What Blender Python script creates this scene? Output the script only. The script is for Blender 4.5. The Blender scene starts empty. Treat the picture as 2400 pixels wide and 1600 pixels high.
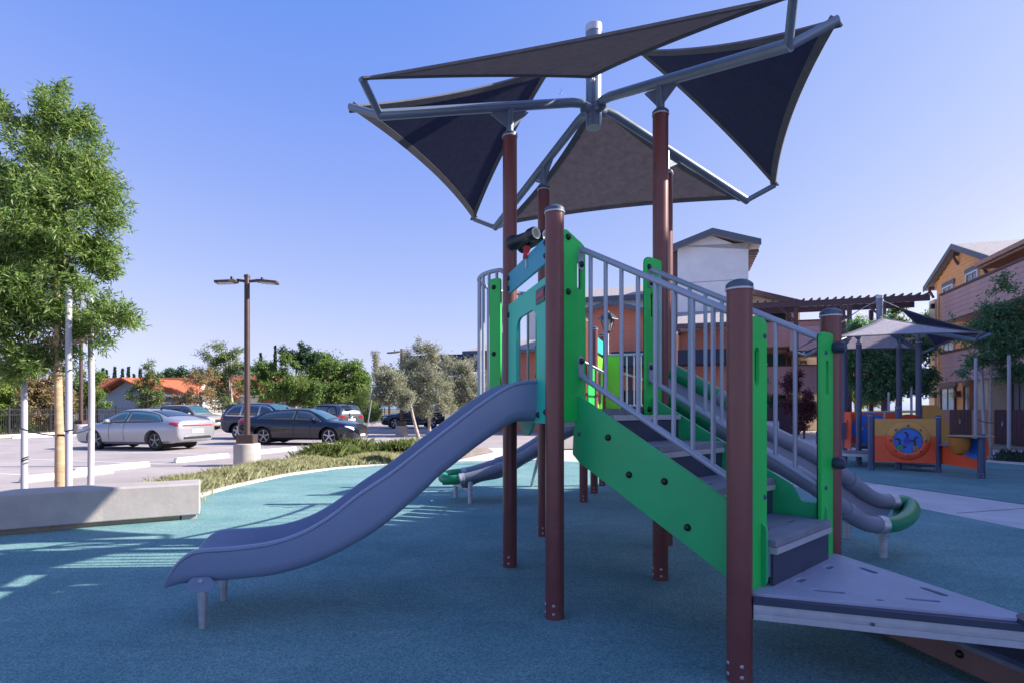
import bpy, bmesh, math, random
import numpy as np
from mathutils import Vector, Matrix

# ------------------------------------------------------------------ camera, sky, sun, exposure
scene = bpy.context.scene
col = scene.collection
HC = 1.4                      # eye height
cam_d = bpy.data.cameras.new('camera')
cam_d.sensor_width = 36.0
cam_d.lens = 19.8
cam_d.shift_y = 158.0 / 2400.0
cam_d.clip_start = 0.05
cam_d.clip_end = 6000
cam = bpy.data.objects.new('camera', cam_d)
cam.location = (0, 0, HC)
cam.rotation_euler = (math.radians(90), 0, 0)
col.objects.link(cam)
scene.camera = cam

SUN_EL = math.radians(30.5)
SUN_H = Vector((0.998, 0.05, 0)).normalized()          # horizontal direction towards the sun
SUN_DIR = Vector((SUN_H.x * math.cos(SUN_EL), SUN_H.y * math.cos(SUN_EL), math.sin(SUN_EL)))
world = bpy.data.worlds.new('World')
scene.world = world
world.use_nodes = True
wn = world.node_tree
wn.nodes.clear()
sky = wn.nodes.new('ShaderNodeTexSky')
sky.sky_type = 'NISHITA'
sky.sun_disc = False
sky.sun_elevation = SUN_EL
sky.sun_rotation = math.atan2(SUN_H.x, SUN_H.y)
sky.altitude = 300
sky.air_density = 1.0
sky.dust_density = 1.2
sky.ozone_density = 1.6
bg = wn.nodes.new('ShaderNodeBackground')
bg.inputs['Strength'].default_value = 0.15
wout = wn.nodes.new('ShaderNodeOutputWorld')
# the sky texture's brightness drives the photograph's periwinkle-to-lavender colour scale, everywhere alike
sep = wn.nodes.new('ShaderNodeRGBToBW')
wn.links.new(sky.outputs['Color'], sep.inputs['Color'])
mr = wn.nodes.new('ShaderNodeMapRange')
mr.inputs['From Min'].default_value = 0.72
mr.inputs['From Max'].default_value = 4.4
wn.links.new(sep.outputs['Val'], mr.inputs['Value'])
ramp = wn.nodes.new('ShaderNodeValToRGB')
SKY = [(0.0, (.110, .245, .72)), (.155, (.122, .262, .745)), (.29, (.215, .335, .80)), (.46, (.315, .425, .825)), (.72, (.435, .535, .85)), (1.0, (.575, .63, .90))]
ramp.color_ramp.elements[0].position = SKY[0][0]; ramp.color_ramp.elements[0].color = (*SKY[0][1], 1)
ramp.color_ramp.elements[1].position = SKY[-1][0]; ramp.color_ramp.elements[1].color = (*SKY[-1][1], 1)
for ps, c in SKY[1:-1]:
    e = ramp.color_ramp.elements.new(ps); e.color = (*c, 1)
wn.links.new(mr.outputs['Result'], ramp.inputs['Fac'])
vm = wn.nodes.new('ShaderNodeVectorMath'); vm.operation = 'SCALE'
aur = wn.nodes.new('ShaderNodeMapRange')          # the aureole round the sun keeps its extra brightness
aur.clamp = False
aur.inputs['From Min'].default_value = 0.0
aur.inputs['From Max'].default_value = 4.4
aur.inputs['To Max'].default_value = 2.35
wn.links.new(sep.outputs['Val'], aur.inputs['Value'])
mxx = wn.nodes.new('ShaderNodeMath'); mxx.operation = 'MAXIMUM'
mxx.inputs[1].default_value = 2.35
wn.links.new(aur.outputs['Result'], mxx.inputs[0])
wn.links.new(mxx.outputs['Value'], vm.inputs['Scale'])
wn.links.new(ramp.outputs['Color'], vm.inputs[0])
wn.links.new(vm.outputs['Vector'], bg.inputs['Color'])
wn.links.new(bg.outputs['Background'], wout.inputs['Surface'])

sun_d = bpy.data.lights.new('sun', 'SUN')
sun_d.energy = 3.45
sun_d.angle = math.radians(0.53)
sun_d.color = (1.0, 0.92, 0.82)
sun = bpy.data.objects.new('sun', sun_d)
sun.location = SUN_DIR * 60
sun.rotation_euler = SUN_DIR.to_track_quat('Z', 'Y').to_euler()
col.objects.link(sun)

scene.view_settings.view_transform = 'Standard'
scene.view_settings.look = 'None'
scene.view_settings.gamma = 1.0
scene.view_settings.use_curve_mapping = False
scene.view_settings.exposure = 1.75
scene.render.engine = 'CYCLES'
scene.cycles.max_bounces = 8
scene.cycles.diffuse_bounces = 5
scene.cycles.transparent_max_bounces = 8

# ------------------------------------------------------------------ helpers
RNG = random.Random(7)
F = 1320.0
H0 = 958.0
E2 = Vector((0.957, -0.290, 0)).normalized()      # the site's two building directions
N2 = Vector((0.290, 0.957, 0)).normalized()
Z = Vector((0, 0, 1))

def at(u, v, d):
    """point seen at photo pixel (u, v) at distance d (survey helper)"""
    return Vector(((u - 1200.0) / F * d, d, HC + (H0 - v) * d / F))

def gp(u, v, z=0.0):
    d = F * (HC - z) / (v - H0)
    return Vector(((u - 1200.0) / F * d, d, z))

ORG = {}

def link(o, parent=None):
    col.objects.link(o)
    if parent is not None:
        o.parent = parent
    return o

def thing(name, label, cat, loc=(0, 0, 0), group=None, rz=0.0):
    o = bpy.data.objects.new(name, None)
    o.empty_display_size = 0.2
    o.location = loc
    o.rotation_euler = (0, 0, rz)
    link(o)
    o['label'] = label
    o['category'] = cat
    if group:
        o['group'] = group
    ORG[o.name] = Vector(loc) if rz == 0 else Vector((0, 0, 0))
    return o

def tag(o, label, cat, group=None):
    o['label'] = label
    o['category'] = cat
    if group:
        o['group'] = group
    return o

def origin(o):
    while o is not None:
        if o.name in ORG:
            return ORG[o.name]
        o = o.parent
    return Vector((0, 0, 0))

def relabel(o, label, cat=None):
    o['label'] = label
    if cat:
        o['category'] = cat

def copy_tree(o, parent=None):
    c = o.copy()
    col.objects.link(c)
    if parent is not None:
        c.parent = parent
    for ch in list(o.children):
        copy_tree(ch, c)
    return c

class Frame:
    def __init__(s, o, x, y, n=None):
        s.o = Vector(o); s.x = Vector(x).normalized(); s.y = Vector(y).normalized()
        s.n = Vector(n).normalized() if n is not None else s.x.cross(s.y)
    def __call__(s, a, b, c=0.0):
        return s.o + s.x * a + s.y * b + s.n * c

def round_poly(pts, r, seg=4):
    out = []
    n = len(pts)
    for i in range(n):
        p = Vector(pts[i][:2]); a = Vector(pts[i - 1][:2]); b = Vector(pts[(i + 1) % n][:2])
        rr = pts[i][2] if len(pts[i]) > 2 else r
        if rr <= 0:
            out.append((p.x, p.y)); continue
        da = (a - p); db = (b - p)
        la, lb = da.length, db.length
        da.normalize(); db.normalize()
        ang = da.angle(db)
        t = min(rr / max(math.tan(ang / 2), 1e-4), la * .49, lb * .49)
        p0 = p + da * t; p1 = p + db * t
        for k in range(seg + 1):
            w = k / seg
            q = p0 * (1 - w) ** 2 + p * 2 * w * (1 - w) + p1 * w * w
            out.append((q.x, q.y))
    return out

def circle(cx, cy, rx, ry=None, seg=24, a0=0, a1=2 * math.pi):
    ry = rx if ry is None else ry
    full = abs(a1 - a0 - 2 * math.pi) < 1e-6
    m = seg if full else seg + 1
    return [(cx + rx * math.cos(a0 + (a1 - a0) * i / seg), cy + ry * math.sin(a0 + (a1 - a0) * i / seg)) for i in range(m)]

def slot(cx, cy, l, w, ang=0.0, seg=5):
    pts = []
    h = l / 2 - w / 2
    for i in range(seg + 1):
        a = -math.pi / 2 + math.pi * i / seg
        pts.append((h + w / 2 * math.cos(a), w / 2 * math.sin(a)))
    for i in range(seg + 1):
        a = math.pi / 2 + math.pi * i / seg
        pts.append((-h + w / 2 * math.cos(a), w / 2 * math.sin(a)))
    c, s = math.cos(ang), math.sin(ang)
    return [(cx + x * c - y * s, cy + x * s + y * c) for x, y in pts]

def spline(pts, n):
    """Catmull-Rom through pts (tuples of any length), n samples"""
    P = np.array(pts, float)
    m = len(P)
    out = []
    for i in range(n):
        t = i / (n - 1) * (m - 1)
        k = min(int(t), m - 2); f = t - k
        p0 = P[k - 1] if k > 0 else 2 * P[0] - P[1]
        p1 = P[k]; p2 = P[k + 1]
        p3 = P[k + 2] if k + 2 < m else 2 * P[-1] - P[-2]
        out.append(0.5 * ((2 * p1) + (-p0 + p2) * f + (2 * p0 - 5 * p1 + 4 * p2 - p3) * f * f + (-p0 + 3 * p1 - 3 * p2 + p3) * f ** 3))
    return out

class Geo:
    def __init__(s):
        s.bm = bmesh.new()
    def v(s, p):
        return s.bm.verts.new(p)
    def face(s, vs):
        try:
            return s.bm.faces.new(vs)
        except ValueError:
            return None
    def poly(s, pts):
        return s.face([s.v(p) for p in pts])
    def box(s, c, size, rz=0.0, mat=None):
        R = Matrix.Rotation(rz, 3, 'Z') if mat is None else mat
        c = Vector(c)
        vs = []
        for dx in (-.5, .5):
            for dy in (-.5, .5):
                for dz in (-.5, .5):
                    vs.append(s.v(c + R @ Vector((dx * size[0], dy * size[1], dz * size[2]))))
        for q in ((0, 1, 3, 2), (4, 6, 7, 5), (0, 4, 5, 1), (2, 3, 7, 6), (0, 2, 6, 4), (1, 5, 7, 3)):
            s.face([vs[i] for i in q])
        return s
    def fbox(s, fr, a0, a1, b0, b1, c0, c1):
        vs = [s.v(fr(a, b, c)) for a in (a0, a1) for b in (b0, b1) for c in (c0, c1)]
        for q in ((0, 1, 3, 2), (4, 6, 7, 5), (0, 4, 5, 1), (2, 3, 7, 6), (0, 2, 6, 4), (1, 5, 7, 3)):
            s.face([vs[i] for i in q])
        return s
    def bar(s, p, q, w, h):
        """square bar from p to q, w across, h along the up side"""
        p = Vector(p); q = Vector(q); d = (q - p).normalized()
        side = d.cross(Z)
        side = side.normalized() if side.length > 1e-4 else Vector((1, 0, 0))
        up = side.cross(d)
        rings = []
        for c in (p, q):
            rings.append([s.v(c + side * a * w / 2 + up * b * h / 2) for a, b in ((-1, -1), (1, -1), (1, 1), (-1, 1))])
        for i in range(4):
            s.face([rings[0][i], rings[0][(i + 1) % 4], rings[1][(i + 1) % 4], rings[1][i]])
        s.face(rings[0][::-1]); s.face(rings[1])
        return s
    def loft(s, secs, closed=True, cap=True, loop=False):
        rings = [[s.v(p) for p in sec] for sec in secs]
        n = len(rings[0])
        m = len(rings)
        for i in range(m if loop else m - 1):
            A, B = rings[i], rings[(i + 1) % m]
            for j in range(n if closed else n - 1):
                s.face([A[j], A[(j + 1) % n], B[(j + 1) % n], B[j]])
        if cap and closed and not loop:
            s.face(rings[0][::-1]); s.face(rings[-1])
        return s
    def tube(s, pts, r, seg=10, cap=True, loop=False):
        pts = [Vector(p) for p in pts]
        m = len(pts)
        rs = r if isinstance(r, (list, tuple)) else [r] * m
        secs = []
        prev = None
        for i, p in enumerate(pts):
            if loop:
                t = (pts[(i + 1) % m] - pts[i - 1])
            elif i == 0:
                t = pts[1] - p
            elif i == m - 1:
                t = p - pts[-2]
            else:
                t = (pts[i + 1] - p).normalized() + (p - pts[i - 1]).normalized()
            t = t.normalized() if t.length > 1e-9 else Vector((0, 0, 1))
            if prev is None:
                a = Vector((0, 0, 1)) if abs(t.z) < .9 else Vector((1, 0, 0))
                prev = a
            x = prev - t * prev.dot(t)
            x = x.normalized() if x.length > 1e-6 else t.orthogonal().normalized()
            y = t.cross(x)
            prev = x
            k = 1.0
            if 0 < i < m - 1:
                c = (pts[i + 1] - p).normalized().dot((p - pts[i - 1]).normalized())
                k = 1.0 / max(math.sqrt(max((1 + c) / 2, .05)), .5)
                k = min(k, 1.4)
            secs.append([p + (x * math.cos(2 * math.pi * j / seg) + y * math.sin(2 * math.pi * j / seg)) * rs[i] for j in range(seg)])
        s.loft(secs, True, cap, loop)
        return s
    def lathe(s, base, profile, seg=16, axis=Z):
        base = Vector(base); axis = Vector(axis).normalized()
        x = axis.orthogonal().normalized(); y = axis.cross(x)
        secs = [[base + axis * h + (x * math.cos(2 * math.pi * j / seg) + y * math.sin(2 * math.pi * j / seg)) * max(r, 1e-4) for j in range(seg)] for r, h in profile]
        s.loft(secs)
        return s
    def prism(s, fr, poly, t, holes=(), off=0.0):
        """plate in frame fr: outline poly (with holes), from normal offset off to off+t"""
        tb = bmesh.new()
        loops = []
        edges = []
        for lp in [poly] + list(holes):
            vs = [tb.verts.new((a, b, 0)) for a, b in lp]
            loops.append(lp)
            for i in range(len(vs)):
                edges.append(tb.edges.new((vs[i], vs[(i + 1) % len(vs)])))
        tb.verts.index_update()
        if len(holes) == 0:
            tb.free()
            front = [s.v(fr(a, b, off + t)) for a, b in poly]
            back = [s.v(fr(a, b, off)) for a, b in poly]
            s.face(front); s.face(back[::-1])
            for i in range(len(front)):
                j = (i + 1) % len(front)
                s.face([front[i], back[i], back[j], front[j]])
            return s
        res = bmesh.ops.triangle_fill(tb, use_beauty=True, use_dissolve=False, edges=edges, normal=(0, 0, 1))
        tb.verts.index_update()
        tris = [[v.index for v in f.verts] for f in tb.faces]
        co = [(v.co.x, v.co.y) for v in tb.verts]
        tb.free()
        front = [s.v(fr(a, b, off + t)) for a, b in co]
        back = [s.v(fr(a, b, off)) for a, b in co]
        for tri in tris:
            s.face([front[i] for i in tri]); s.face([back[i] for i in reversed(tri)])
        k = 0
        for lp in loops:
            n = len(lp)
            for i in range(n):
                a = k + i; b = k + (i + 1) % n
                s.face([front[a], back[a], back[b], front[b]])
            k += n
        return s
    def sphere(s, c, r, seg=12, rings=8, sz=1.0):
        prof = [(r * math.sin(math.pi * i / rings), -r * sz * math.cos(math.pi * i / rings)) for i in range(rings + 1)]
        return s.lathe(c, prof, seg)
    def mesh(s, name, smooth=True, angle=38, recalc=True):
        if recalc:
            bmesh.ops.recalc_face_normals(s.bm, faces=s.bm.faces)
        me = bpy.data.meshes.new(name)
        s.bm.to_mesh(me)
        s.bm.free()
        if smooth:
            me.shade_smooth()
            me.set_sharp_from_angle(angle=math.radians(angle))
        return me
    def build(s, name, mat, parent=None, smooth=True, angle=38, bevel=0.0, kind=None, recalc=True, label=None):
        o0 = origin(parent) if parent is not None else Vector((0, 0, 0))
        if o0.length > 0:
            bmesh.ops.translate(s.bm, verts=s.bm.verts, vec=-o0)
        me = s.mesh(name, smooth, angle, recalc)
        me.materials.append(mat)
        o = bpy.data.objects.new(name, me)
        link(o, parent)
        if bevel > 0:
            b = o.modifiers.new('Bevel', 'BEVEL')
            b.width = bevel; b.segments = 2; b.limit_method = 'ANGLE'; b.angle_limit = math.radians(50)
        if kind:
            o['kind'] = kind
        if label:
            o['label'] = label
        return o

def based(o, loc):
    """move a one-mesh thing's origin to loc without moving its shape"""
    loc = Vector(loc)
    o.data.transform(Matrix.Translation(-loc))
    o.location = loc
    return o

def inst(me, name, parent, p, n=None, up=None, scale=1.0):
    """object sharing mesh me at world point p with its local Z along n"""
    o = bpy.data.objects.new(name, me)
    link(o, parent)
    R = Matrix.Identity(3)
    if n is not None:
        zz = Vector(n).normalized()
        u = Vector(up) if up is not None else (Z if abs(zz.z) < .9 else Vector((0, 1, 0)))
        xx = u.cross(zz).normalized(); yy = zz.cross(xx)
        R = Matrix((xx, yy, zz)).transposed()
    o.matrix_local = Matrix.Translation(Vector(p) - origin(parent)) @ R.to_4x4() @ Matrix.Scale(scale, 4)
    return o

# ------------------------------------------------------------------ materials
MATS = {}
def M(name, rgb, rough=.5, metal=0.0, var=.12, scale=6.0, bump=0.0, bscale=60.0, rgb2=None, spec=.5, coat=0.0, world=False, stretch=None, translucent=0.0, detail=4.0, dirt=0.0, dust=0.0):
    if name in MATS:
        return MATS[name]
    m = bpy.data.materials.new(name)
    m.use_nodes = True
    nt = m.node_tree
    b = nt.nodes['Principled BSDF']
    L = nt.links.new
    if world:
        tc = nt.nodes.new('ShaderNodeNewGeometry'); src = tc.outputs['Position']
    else:
        tc = nt.nodes.new('ShaderNodeTexCoord'); src = tc.outputs['Object']
    if stretch:
        mp = nt.nodes.new('ShaderNodeMapping'); mp.inputs['Scale'].default_value = stretch
        L(src, mp.inputs['Vector']); src = mp.outputs['Vector']
    nz = nt.nodes.new('ShaderNodeTexNoise')
    nz.inputs['Scale'].default_value = scale; nz.inputs['Detail'].default_value = detail; nz.inputs['Roughness'].default_value = .6
    L(src, nz.inputs['Vector'])
    cr = nt.nodes.new('ShaderNodeValToRGB')
    c2 = rgb2 if rgb2 else tuple(min(1, c * (1 + var)) for c in rgb)
    c1 = rgb if rgb2 else tuple(c * (1 - var) for c in rgb)
    cr.color_ramp.elements[0].position = .32; cr.color_ramp.elements[1].position = .68
    cr.color_ramp.elements[0].color = (*c1, 1); cr.color_ramp.elements[1].color = (*c2, 1)
    L(nz.outputs['Fac'], cr.inputs['Fac'])
    colout = cr.outputs['Color']
    if dirt > 0:
        n2 = nt.nodes.new('ShaderNodeTexNoise'); n2.inputs['Scale'].default_value = scale * .23; n2.inputs['Detail'].default_value = 7; n2.inputs['Roughness'].default_value = .7
        L(src, n2.inputs['Vector'])
        rr = nt.nodes.new('ShaderNodeMapRange'); rr.inputs['From Min'].default_value = .45; rr.inputs['From Max'].default_value = .75
        rr.inputs['To Min'].default_value = 0; rr.inputs['To Max'].default_value = dirt
        L(n2.outputs['Fac'], rr.inputs['Value'])
        mx = nt.nodes.new('ShaderNodeMix'); mx.data_type = 'RGBA'
        L(rr.outputs['Result'], mx.inputs['Factor']); L(colout, mx.inputs['A'])
        mx.inputs['B'].default_value = (rgb[0] * .55 + .03, rgb[1] * .52 + .025, rgb[2] * .5 + .02, 1)
        colout = mx.outputs['Result']
    if dust > 0:
        n4 = nt.nodes.new('ShaderNodeTexNoise'); n4.inputs['Scale'].default_value = 5.5; n4.inputs['Detail'].default_value = 12; n4.inputs['Roughness'].default_value = .78
        L(src, n4.inputs['Vector'])
        r4 = nt.nodes.new('ShaderNodeMapRange'); r4.inputs['From Min'].default_value = .50; r4.inputs['From Max'].default_value = .72
        r4.inputs['To Min'].default_value = 0; r4.inputs['To Max'].default_value = dust
        L(n4.outputs['Fac'], r4.inputs['Value'])
        m4 = nt.nodes.new('ShaderNodeMix'); m4.data_type = 'RGBA'
        L(r4.outputs['Result'], m4.inputs['Factor']); L(colout, m4.inputs['A'])
        m4.inputs['B'].default_value = (rgb[0] * .6 + .13, rgb[1] * .6 + .12, rgb[2] * .6 + .11, 1)
        colout = m4.outputs['Result']
    L(colout, b.inputs['Base Color'])
    b.inputs['Metallic'].default_value = metal
    b.inputs['Specular IOR Level'].default_value = spec
    b.inputs['Coat Weight'].default_value = coat
    b.inputs['Coat Roughness'].default_value = .05
    mr = nt.nodes.new('ShaderNodeMapRange')
    mr.inputs['To Min'].default_value = max(.02, rough - .07); mr.inputs['To Max'].default_value = min(1, rough + .07)
    L(nz.outputs['Fac'], mr.inputs['Value']); L(mr.outputs['Result'], b.inputs['Roughness'])
    if bump > 0:
        bn = nt.nodes.new('ShaderNodeTexNoise'); bn.inputs['Scale'].default_value = bscale; bn.inputs['Detail'].default_value = 3
        L(src, bn.inputs['Vector'])
        bp = nt.nodes.new('ShaderNodeBump'); bp.inputs['Strength'].default_value = bump; bp.inputs['Distance'].default_value = .01
        L(bn.outputs['Fac'], bp.inputs['Height']); L(bp.outputs['Normal'], b.inputs['Normal'])
    if translucent > 0:
        tr = nt.nodes.new('ShaderNodeBsdfTranslucent'); L(colout, tr.inputs['Color'])
        ms = nt.nodes.new('ShaderNodeMixShader'); ms.inputs['Fac'].default_value = translucent
        out = nt.nodes['Material Output']
        L(b.outputs['BSDF'], ms.inputs[1]); L(tr.outputs['BSDF'], ms.inputs[2]); L(ms.outputs['Shader'], out.inputs['Surface'])
    MATS[name] = m
    return m

def leafmat(name, c1, c2, c3, trans=.35, rough=.55):
    if name in MATS:
        return MATS[name]
    m = bpy.data.materials.new(name); m.use_nodes = True
    nt = m.node_tree; L = nt.links.new
    b = nt.nodes['Principled BSDF']; b.inputs['Roughness'].default_value = rough
    g = nt.nodes.new('ShaderNodeNewGeometry')
    cr = nt.nodes.new('ShaderNodeValToRGB')
    cr.color_ramp.elements[0].color = (*c1, 1); cr.color_ramp.elements[1].color = (*c3, 1)
    e = cr.color_ramp.elements.new(.5); e.color = (*c2, 1)
    L(g.outputs['Random Per Island'], cr.inputs['Fac'])
    L(cr.outputs['Color'], b.inputs['Base Color'])
    tr = nt.nodes.new('ShaderNodeBsdfTranslucent')
    hs = nt.nodes.new('ShaderNodeHueSaturation'); hs.inputs['Value'].default_value = 1.5; hs.inputs['Saturation'].default_value = 1.1; hs.inputs['Hue'].default_value = .485
    L(cr.outputs['Color'], hs.inputs['Color']); L(hs.outputs['Color'], tr.inputs['Color'])
    ms = nt.nodes.new('ShaderNodeMixShader'); ms.inputs['Fac'].default_value = trans
    L(b.outputs['BSDF'], ms.inputs[1]); L(tr.outputs['BSDF'], ms.inputs[2])
    L(ms.outputs['Shader'], nt.nodes['Material Output'].inputs['Surface'])
    MATS[name] = m
    return m

def glassmat(name, rgb, rough=.04):
    if name in MATS:
        return MATS[name]
    m = bpy.data.materials.new(name); m.use_nodes = True
    nt = m.node_tree; L = nt.links.new
    b = nt.nodes['Principled BSDF']
    nz = nt.nodes.new('ShaderNodeTexNoise'); nz.inputs['Scale'].default_value = 1.5
    cr = nt.nodes.new('ShaderNodeValToRGB')
    cr.color_ramp.elements[0].color = (*[c * .7 for c in rgb], 1); cr.color_ramp.elements[1].color = (*[c * 1.4 for c in rgb], 1)
    L(nz.outputs['Fac'], cr.inputs['Fac']); L(cr.outputs['Color'], b.inputs['Base Color'])
    b.inputs['Roughness'].default_value = rough; b.inputs['Specular IOR Level'].default_value = .9
    b.inputs['Coat Weight'].default_value = .4
    MATS[name] = m
    return m

STEEL = M('galvanised_steel', (.46, .48, .52), .42, metal=.55, var=.15, scale=18)
ALU = M('aluminium', (.50, .50, .54), .38, metal=.35, var=.08, scale=12)
BLACK = M('black_plastic', (.012, .014, .018), .4, var=.2, scale=20)
BLKTRIM = M('black_trim', (.012, .012, .014), .5, var=.2)
# ------------------------------------------------------------------ ground
from mathutils.geometry import tessellate_polygon
def rubber_mat(name, c_lo, c_hi, speck):
    m = bpy.data.materials.new(name); m.use_nodes = True
    nt = m.node_tree; L = nt.links.new
    b = nt.nodes['Principled BSDF']
    g = nt.nodes.new('ShaderNodeNewGeometry')
    n1 = nt.nodes.new('ShaderNodeTexNoise'); n1.inputs['Scale'].default_value = .8; n1.inputs['Detail'].default_value = 6; n1.inputs['Roughness'].default_value = .62
    L(g.outputs['Position'], n1.inputs['Vector'])
    cr = nt.nodes.new('ShaderNodeValToRGB')
    cr.color_ramp.elements[0].position = .3; cr.color_ramp.elements[1].position = .7
    cr.color_ramp.elements[0].color = (*c_lo, 1); cr.color_ramp.elements[1].color = (*c_hi, 1)
    L(n1.outputs['Fac'], cr.inputs['Fac'])
    # granules
    vo = nt.nodes.new('ShaderNodeTexVoronoi'); vo.inputs['Scale'].default_value = 135
    L(g.outputs['Position'], vo.inputs['Vector'])
    sx = nt.nodes.new('ShaderNodeSeparateColor'); L(vo.outputs['Color'], sx.inputs['Color'])
    r2 = nt.nodes.new('ShaderNodeValToRGB')
    r2.color_ramp.elements[0].position = 0; r2.color_ramp.elements[1].position = 1
    r2.color_ramp.elements[0].color = (.5, .5, .52, 1); r2.color_ramp.elements[1].color = (1.55, 1.5, 1.45, 1)
    L(sx.outputs['Red'], r2.inputs['Fac'])
    mx = nt.nodes.new('ShaderNodeMix'); mx.data_type = 'RGBA'; mx.blend_type = 'MULTIPLY'; mx.inputs['Factor'].default_value = speck
    L(cr.outputs['Color'], mx.inputs['A']); L(r2.outputs['Color'], mx.inputs['B'])
    # broad scuffs and cracks
    n3 = nt.nodes.new('ShaderNodeTexNoise'); n3.inputs['Scale'].default_value = 2.6; n3.inputs['Detail'].default_value = 8; n3.inputs['Roughness'].default_value = .75
    mp = nt.nodes.new('ShaderNodeMapping'); mp.inputs['Scale'].default_value = (.5, 1.3, 1)
    L(g.outputs['Position'], mp.inputs['Vector']); L(mp.outputs['Vector'], n3.inputs['Vector'])
    mr = nt.nodes.new('ShaderNodeMapRange'); mr.inputs['From Min'].default_value = .52; mr.inputs['From Max'].default_value = .7; mr.inputs['To Max'].default_value = .45
    L(n3.outputs['Fac'], mr.inputs['Value'])
    m2 = nt.nodes.new('ShaderNodeMix'); m2.data_type = 'RGBA'
    L(mr.outputs['Result'], m2.inputs['Factor']); L(mx.outputs['Result'], m2.inputs['A'])
    m2.inputs['B'].default_value = (c_lo[0] * .75 + .02, c_lo[1] * .7, c_lo[2] * .72, 1)
    L(m2.outputs['Result'], b.inputs['Base Color'])
    b.inputs['Roughness'].default_value = .85
    b.inputs['Specular IOR Level'].default_value = .25
    bp = nt.nodes.new('ShaderNodeBump'); bp.inputs['Strength'].default_value = .6; bp.inputs['Distance'].default_value = .004
    L(vo.outputs['Distance'], bp.inputs['Height']); L(bp.outputs['Normal'], b.inputs['Normal'])
    return m

RUB = rubber_mat('teal_rubber', (.095, .225, .235), (.195, .335, .335), .8)
CONC = M('concrete', (.58, .53, .53), .85, var=.1, scale=1.5, bump=.25, bscale=40, world=True, dirt=.35)
CONC2 = M('cast_concrete', (.38, .35, .34), .8, var=.12, scale=2.5, bump=.2, bscale=25, world=True, dirt=.5)
WHITEC = M('white_concrete', (.62, .58, .55), .85, var=.08, scale=3, bump=.15, world=True, dirt=.2)
PAINT = M('road_paint', (.62, .60, .58), .8, var=.12, scale=8, world=True, dirt=.45)
ASPH = M('pale_asphalt', (.33, .29, .285), .9, var=.16, scale=.5, bump=.3, bscale=120, world=True, dirt=.3, detail=8)
SOIL = M('sandy_soil', (.30, .24, .18), .95, var=.3, scale=3, bump=.6, bscale=25, world=True)
DRY = M('dry_ground', (.20, .18, .12), .95, var=.3, scale=.2, world=True, rgb2=(.13, .15, .07))

def sheet(name, pts, z, mat, kind='structure'):
    g = Geo()
    vs = [g.v((x, y, z)) for x, y in pts]
    for tri in tessellate_polygon([[Vector((x, y, 0)) for x, y in pts]]):
        g.face([vs[i] for i in tri])
    g.bm.normal_update()
    for f in g.bm.faces:
        if f.normal.z < 0:
            f.normal_flip()
    return g.build(name, mat, None, smooth=False, kind=kind, recalc=False)

sheet('ground', [(-1500, -300), (1500, -300), (1500, 3000), (-1500, 3000)], -.03, DRY)
sheet('parking_lot', [(-25.6, -60), (-5.8, -60), (-5.8, 12.3), (-5.5, 14.3), (-4.8, 16.2), (-3.5, 18.0), (-2, 19), (-.5, 19.6), (4, 20), (4.5, 60), (-23.6, 60)], -.008, ASPH)
sheet('plaza_pavement', [(-7.1, -60), (45, -60), (45, 40), (3.4, 40), (2.9, 21.2), (-.8, 20.4), (-2.7, 19.3), (-4.4, 17.8), (-5.8, 15.5), (-6.4, 13.9), (-6.9, 12)], -.004, CONC)  # carried on unseen behind the camera, so sunlit concrete bounces light onto the structure
RUBBER = [(-7, .2), (-7, 5.5), (-5.65, 6.27), (-4.1, 7.3), (-4.88, 8.6), (-4.98, 9.4), (-4.95, 10.2), (-4.72, 11.85), (-4.12, 13.2), (-3.3, 14.05), (-1.7, 14.85), (0, 15.2), (1.4, 15.2), (2.7, 14.5), (4.0, 12.6), (5.1, 10.2), (5.72, 8.2), (5.98, 6.5), (6.05, 4), (5.9, .2)]
sheet('play_surface', RUBBER, .004, RUB)
R2 = [(7.9, 6.0), (7.55, 8.3), (6.75, 11.1), (6.3, 12.8), (6.2, 14.4), (6.8, 16.2), (8.2, 17.3), (10.3, 17.6), (11.6, 16.4), (12.4, 15.2), (13.2, 13.2), (13.5, 10.5), (13.2, 6.0)]
sheet('play_surface', R2, .004, RUB)

# flush white edging between the rubber and the planting bed
def ribbon(name, pts, w, h, mat, z0=-.01):
    g = Geo()
    L_, R_ = [], []
    n = len(pts)
    P = [Vector((x, y, 0)) for x, y in pts]
    secs = []
    for i in range(n):
        t = (P[min(i + 1, n - 1)] - P[max(i - 1, 0)]).normalized()
        s = Vector((-t.y, t.x, 0))
        secs.append([P[i] + Z * z0, P[i] + Z * h, P[i] + s * w + Z * h, P[i] + s * w + Z * z0])
    g.loft(secs)
    return g.build(name, mat, None, smooth=False, kind='structure')

kp = [tuple(p) for p in spline([(-4.45, 7.75), (-4.85, 8.5), (-4.98, 9.4), (-4.95, 10.2), (-4.72, 11.85), (-4.12, 13.2), (-3.3, 14.05), (-1.7, 14.85), (0, 15.2), (1.4, 15.2)], 40)]
ribbon('kerb', kp, .16, .03, WHITEC)
ribbon('kerb', [tuple(p) for p in spline([(6.2, 14.4), (6.8, 16.2), (8.2, 17.3), (10.3, 17.6), (11.6, 16.4), (12.4, 15.2), (13.2, 13.2), (13.5, 10.5)], 30)], .14, .05, WHITEC)
ribbon('kerb', [(-24.9, 12), (-25.0, 27), (-24.6, 40), (-24.0, 60)], .5, .14, WHITEC)
ribbon('kerb', [(-24, 59.4), (-10, 59.4), (3, 59.4)], .3, .14, WHITEC)
bed_out = [(-6.95, 8.2), (-6.95, 12.3), (-6.5, 14.2), (-5.95, 16), (-4.7, 18), (-2.9, 19.5), (-.9, 20.4)]
bed_in = [(x - .16, y + .02) for x, y in kp[:30]]
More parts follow.
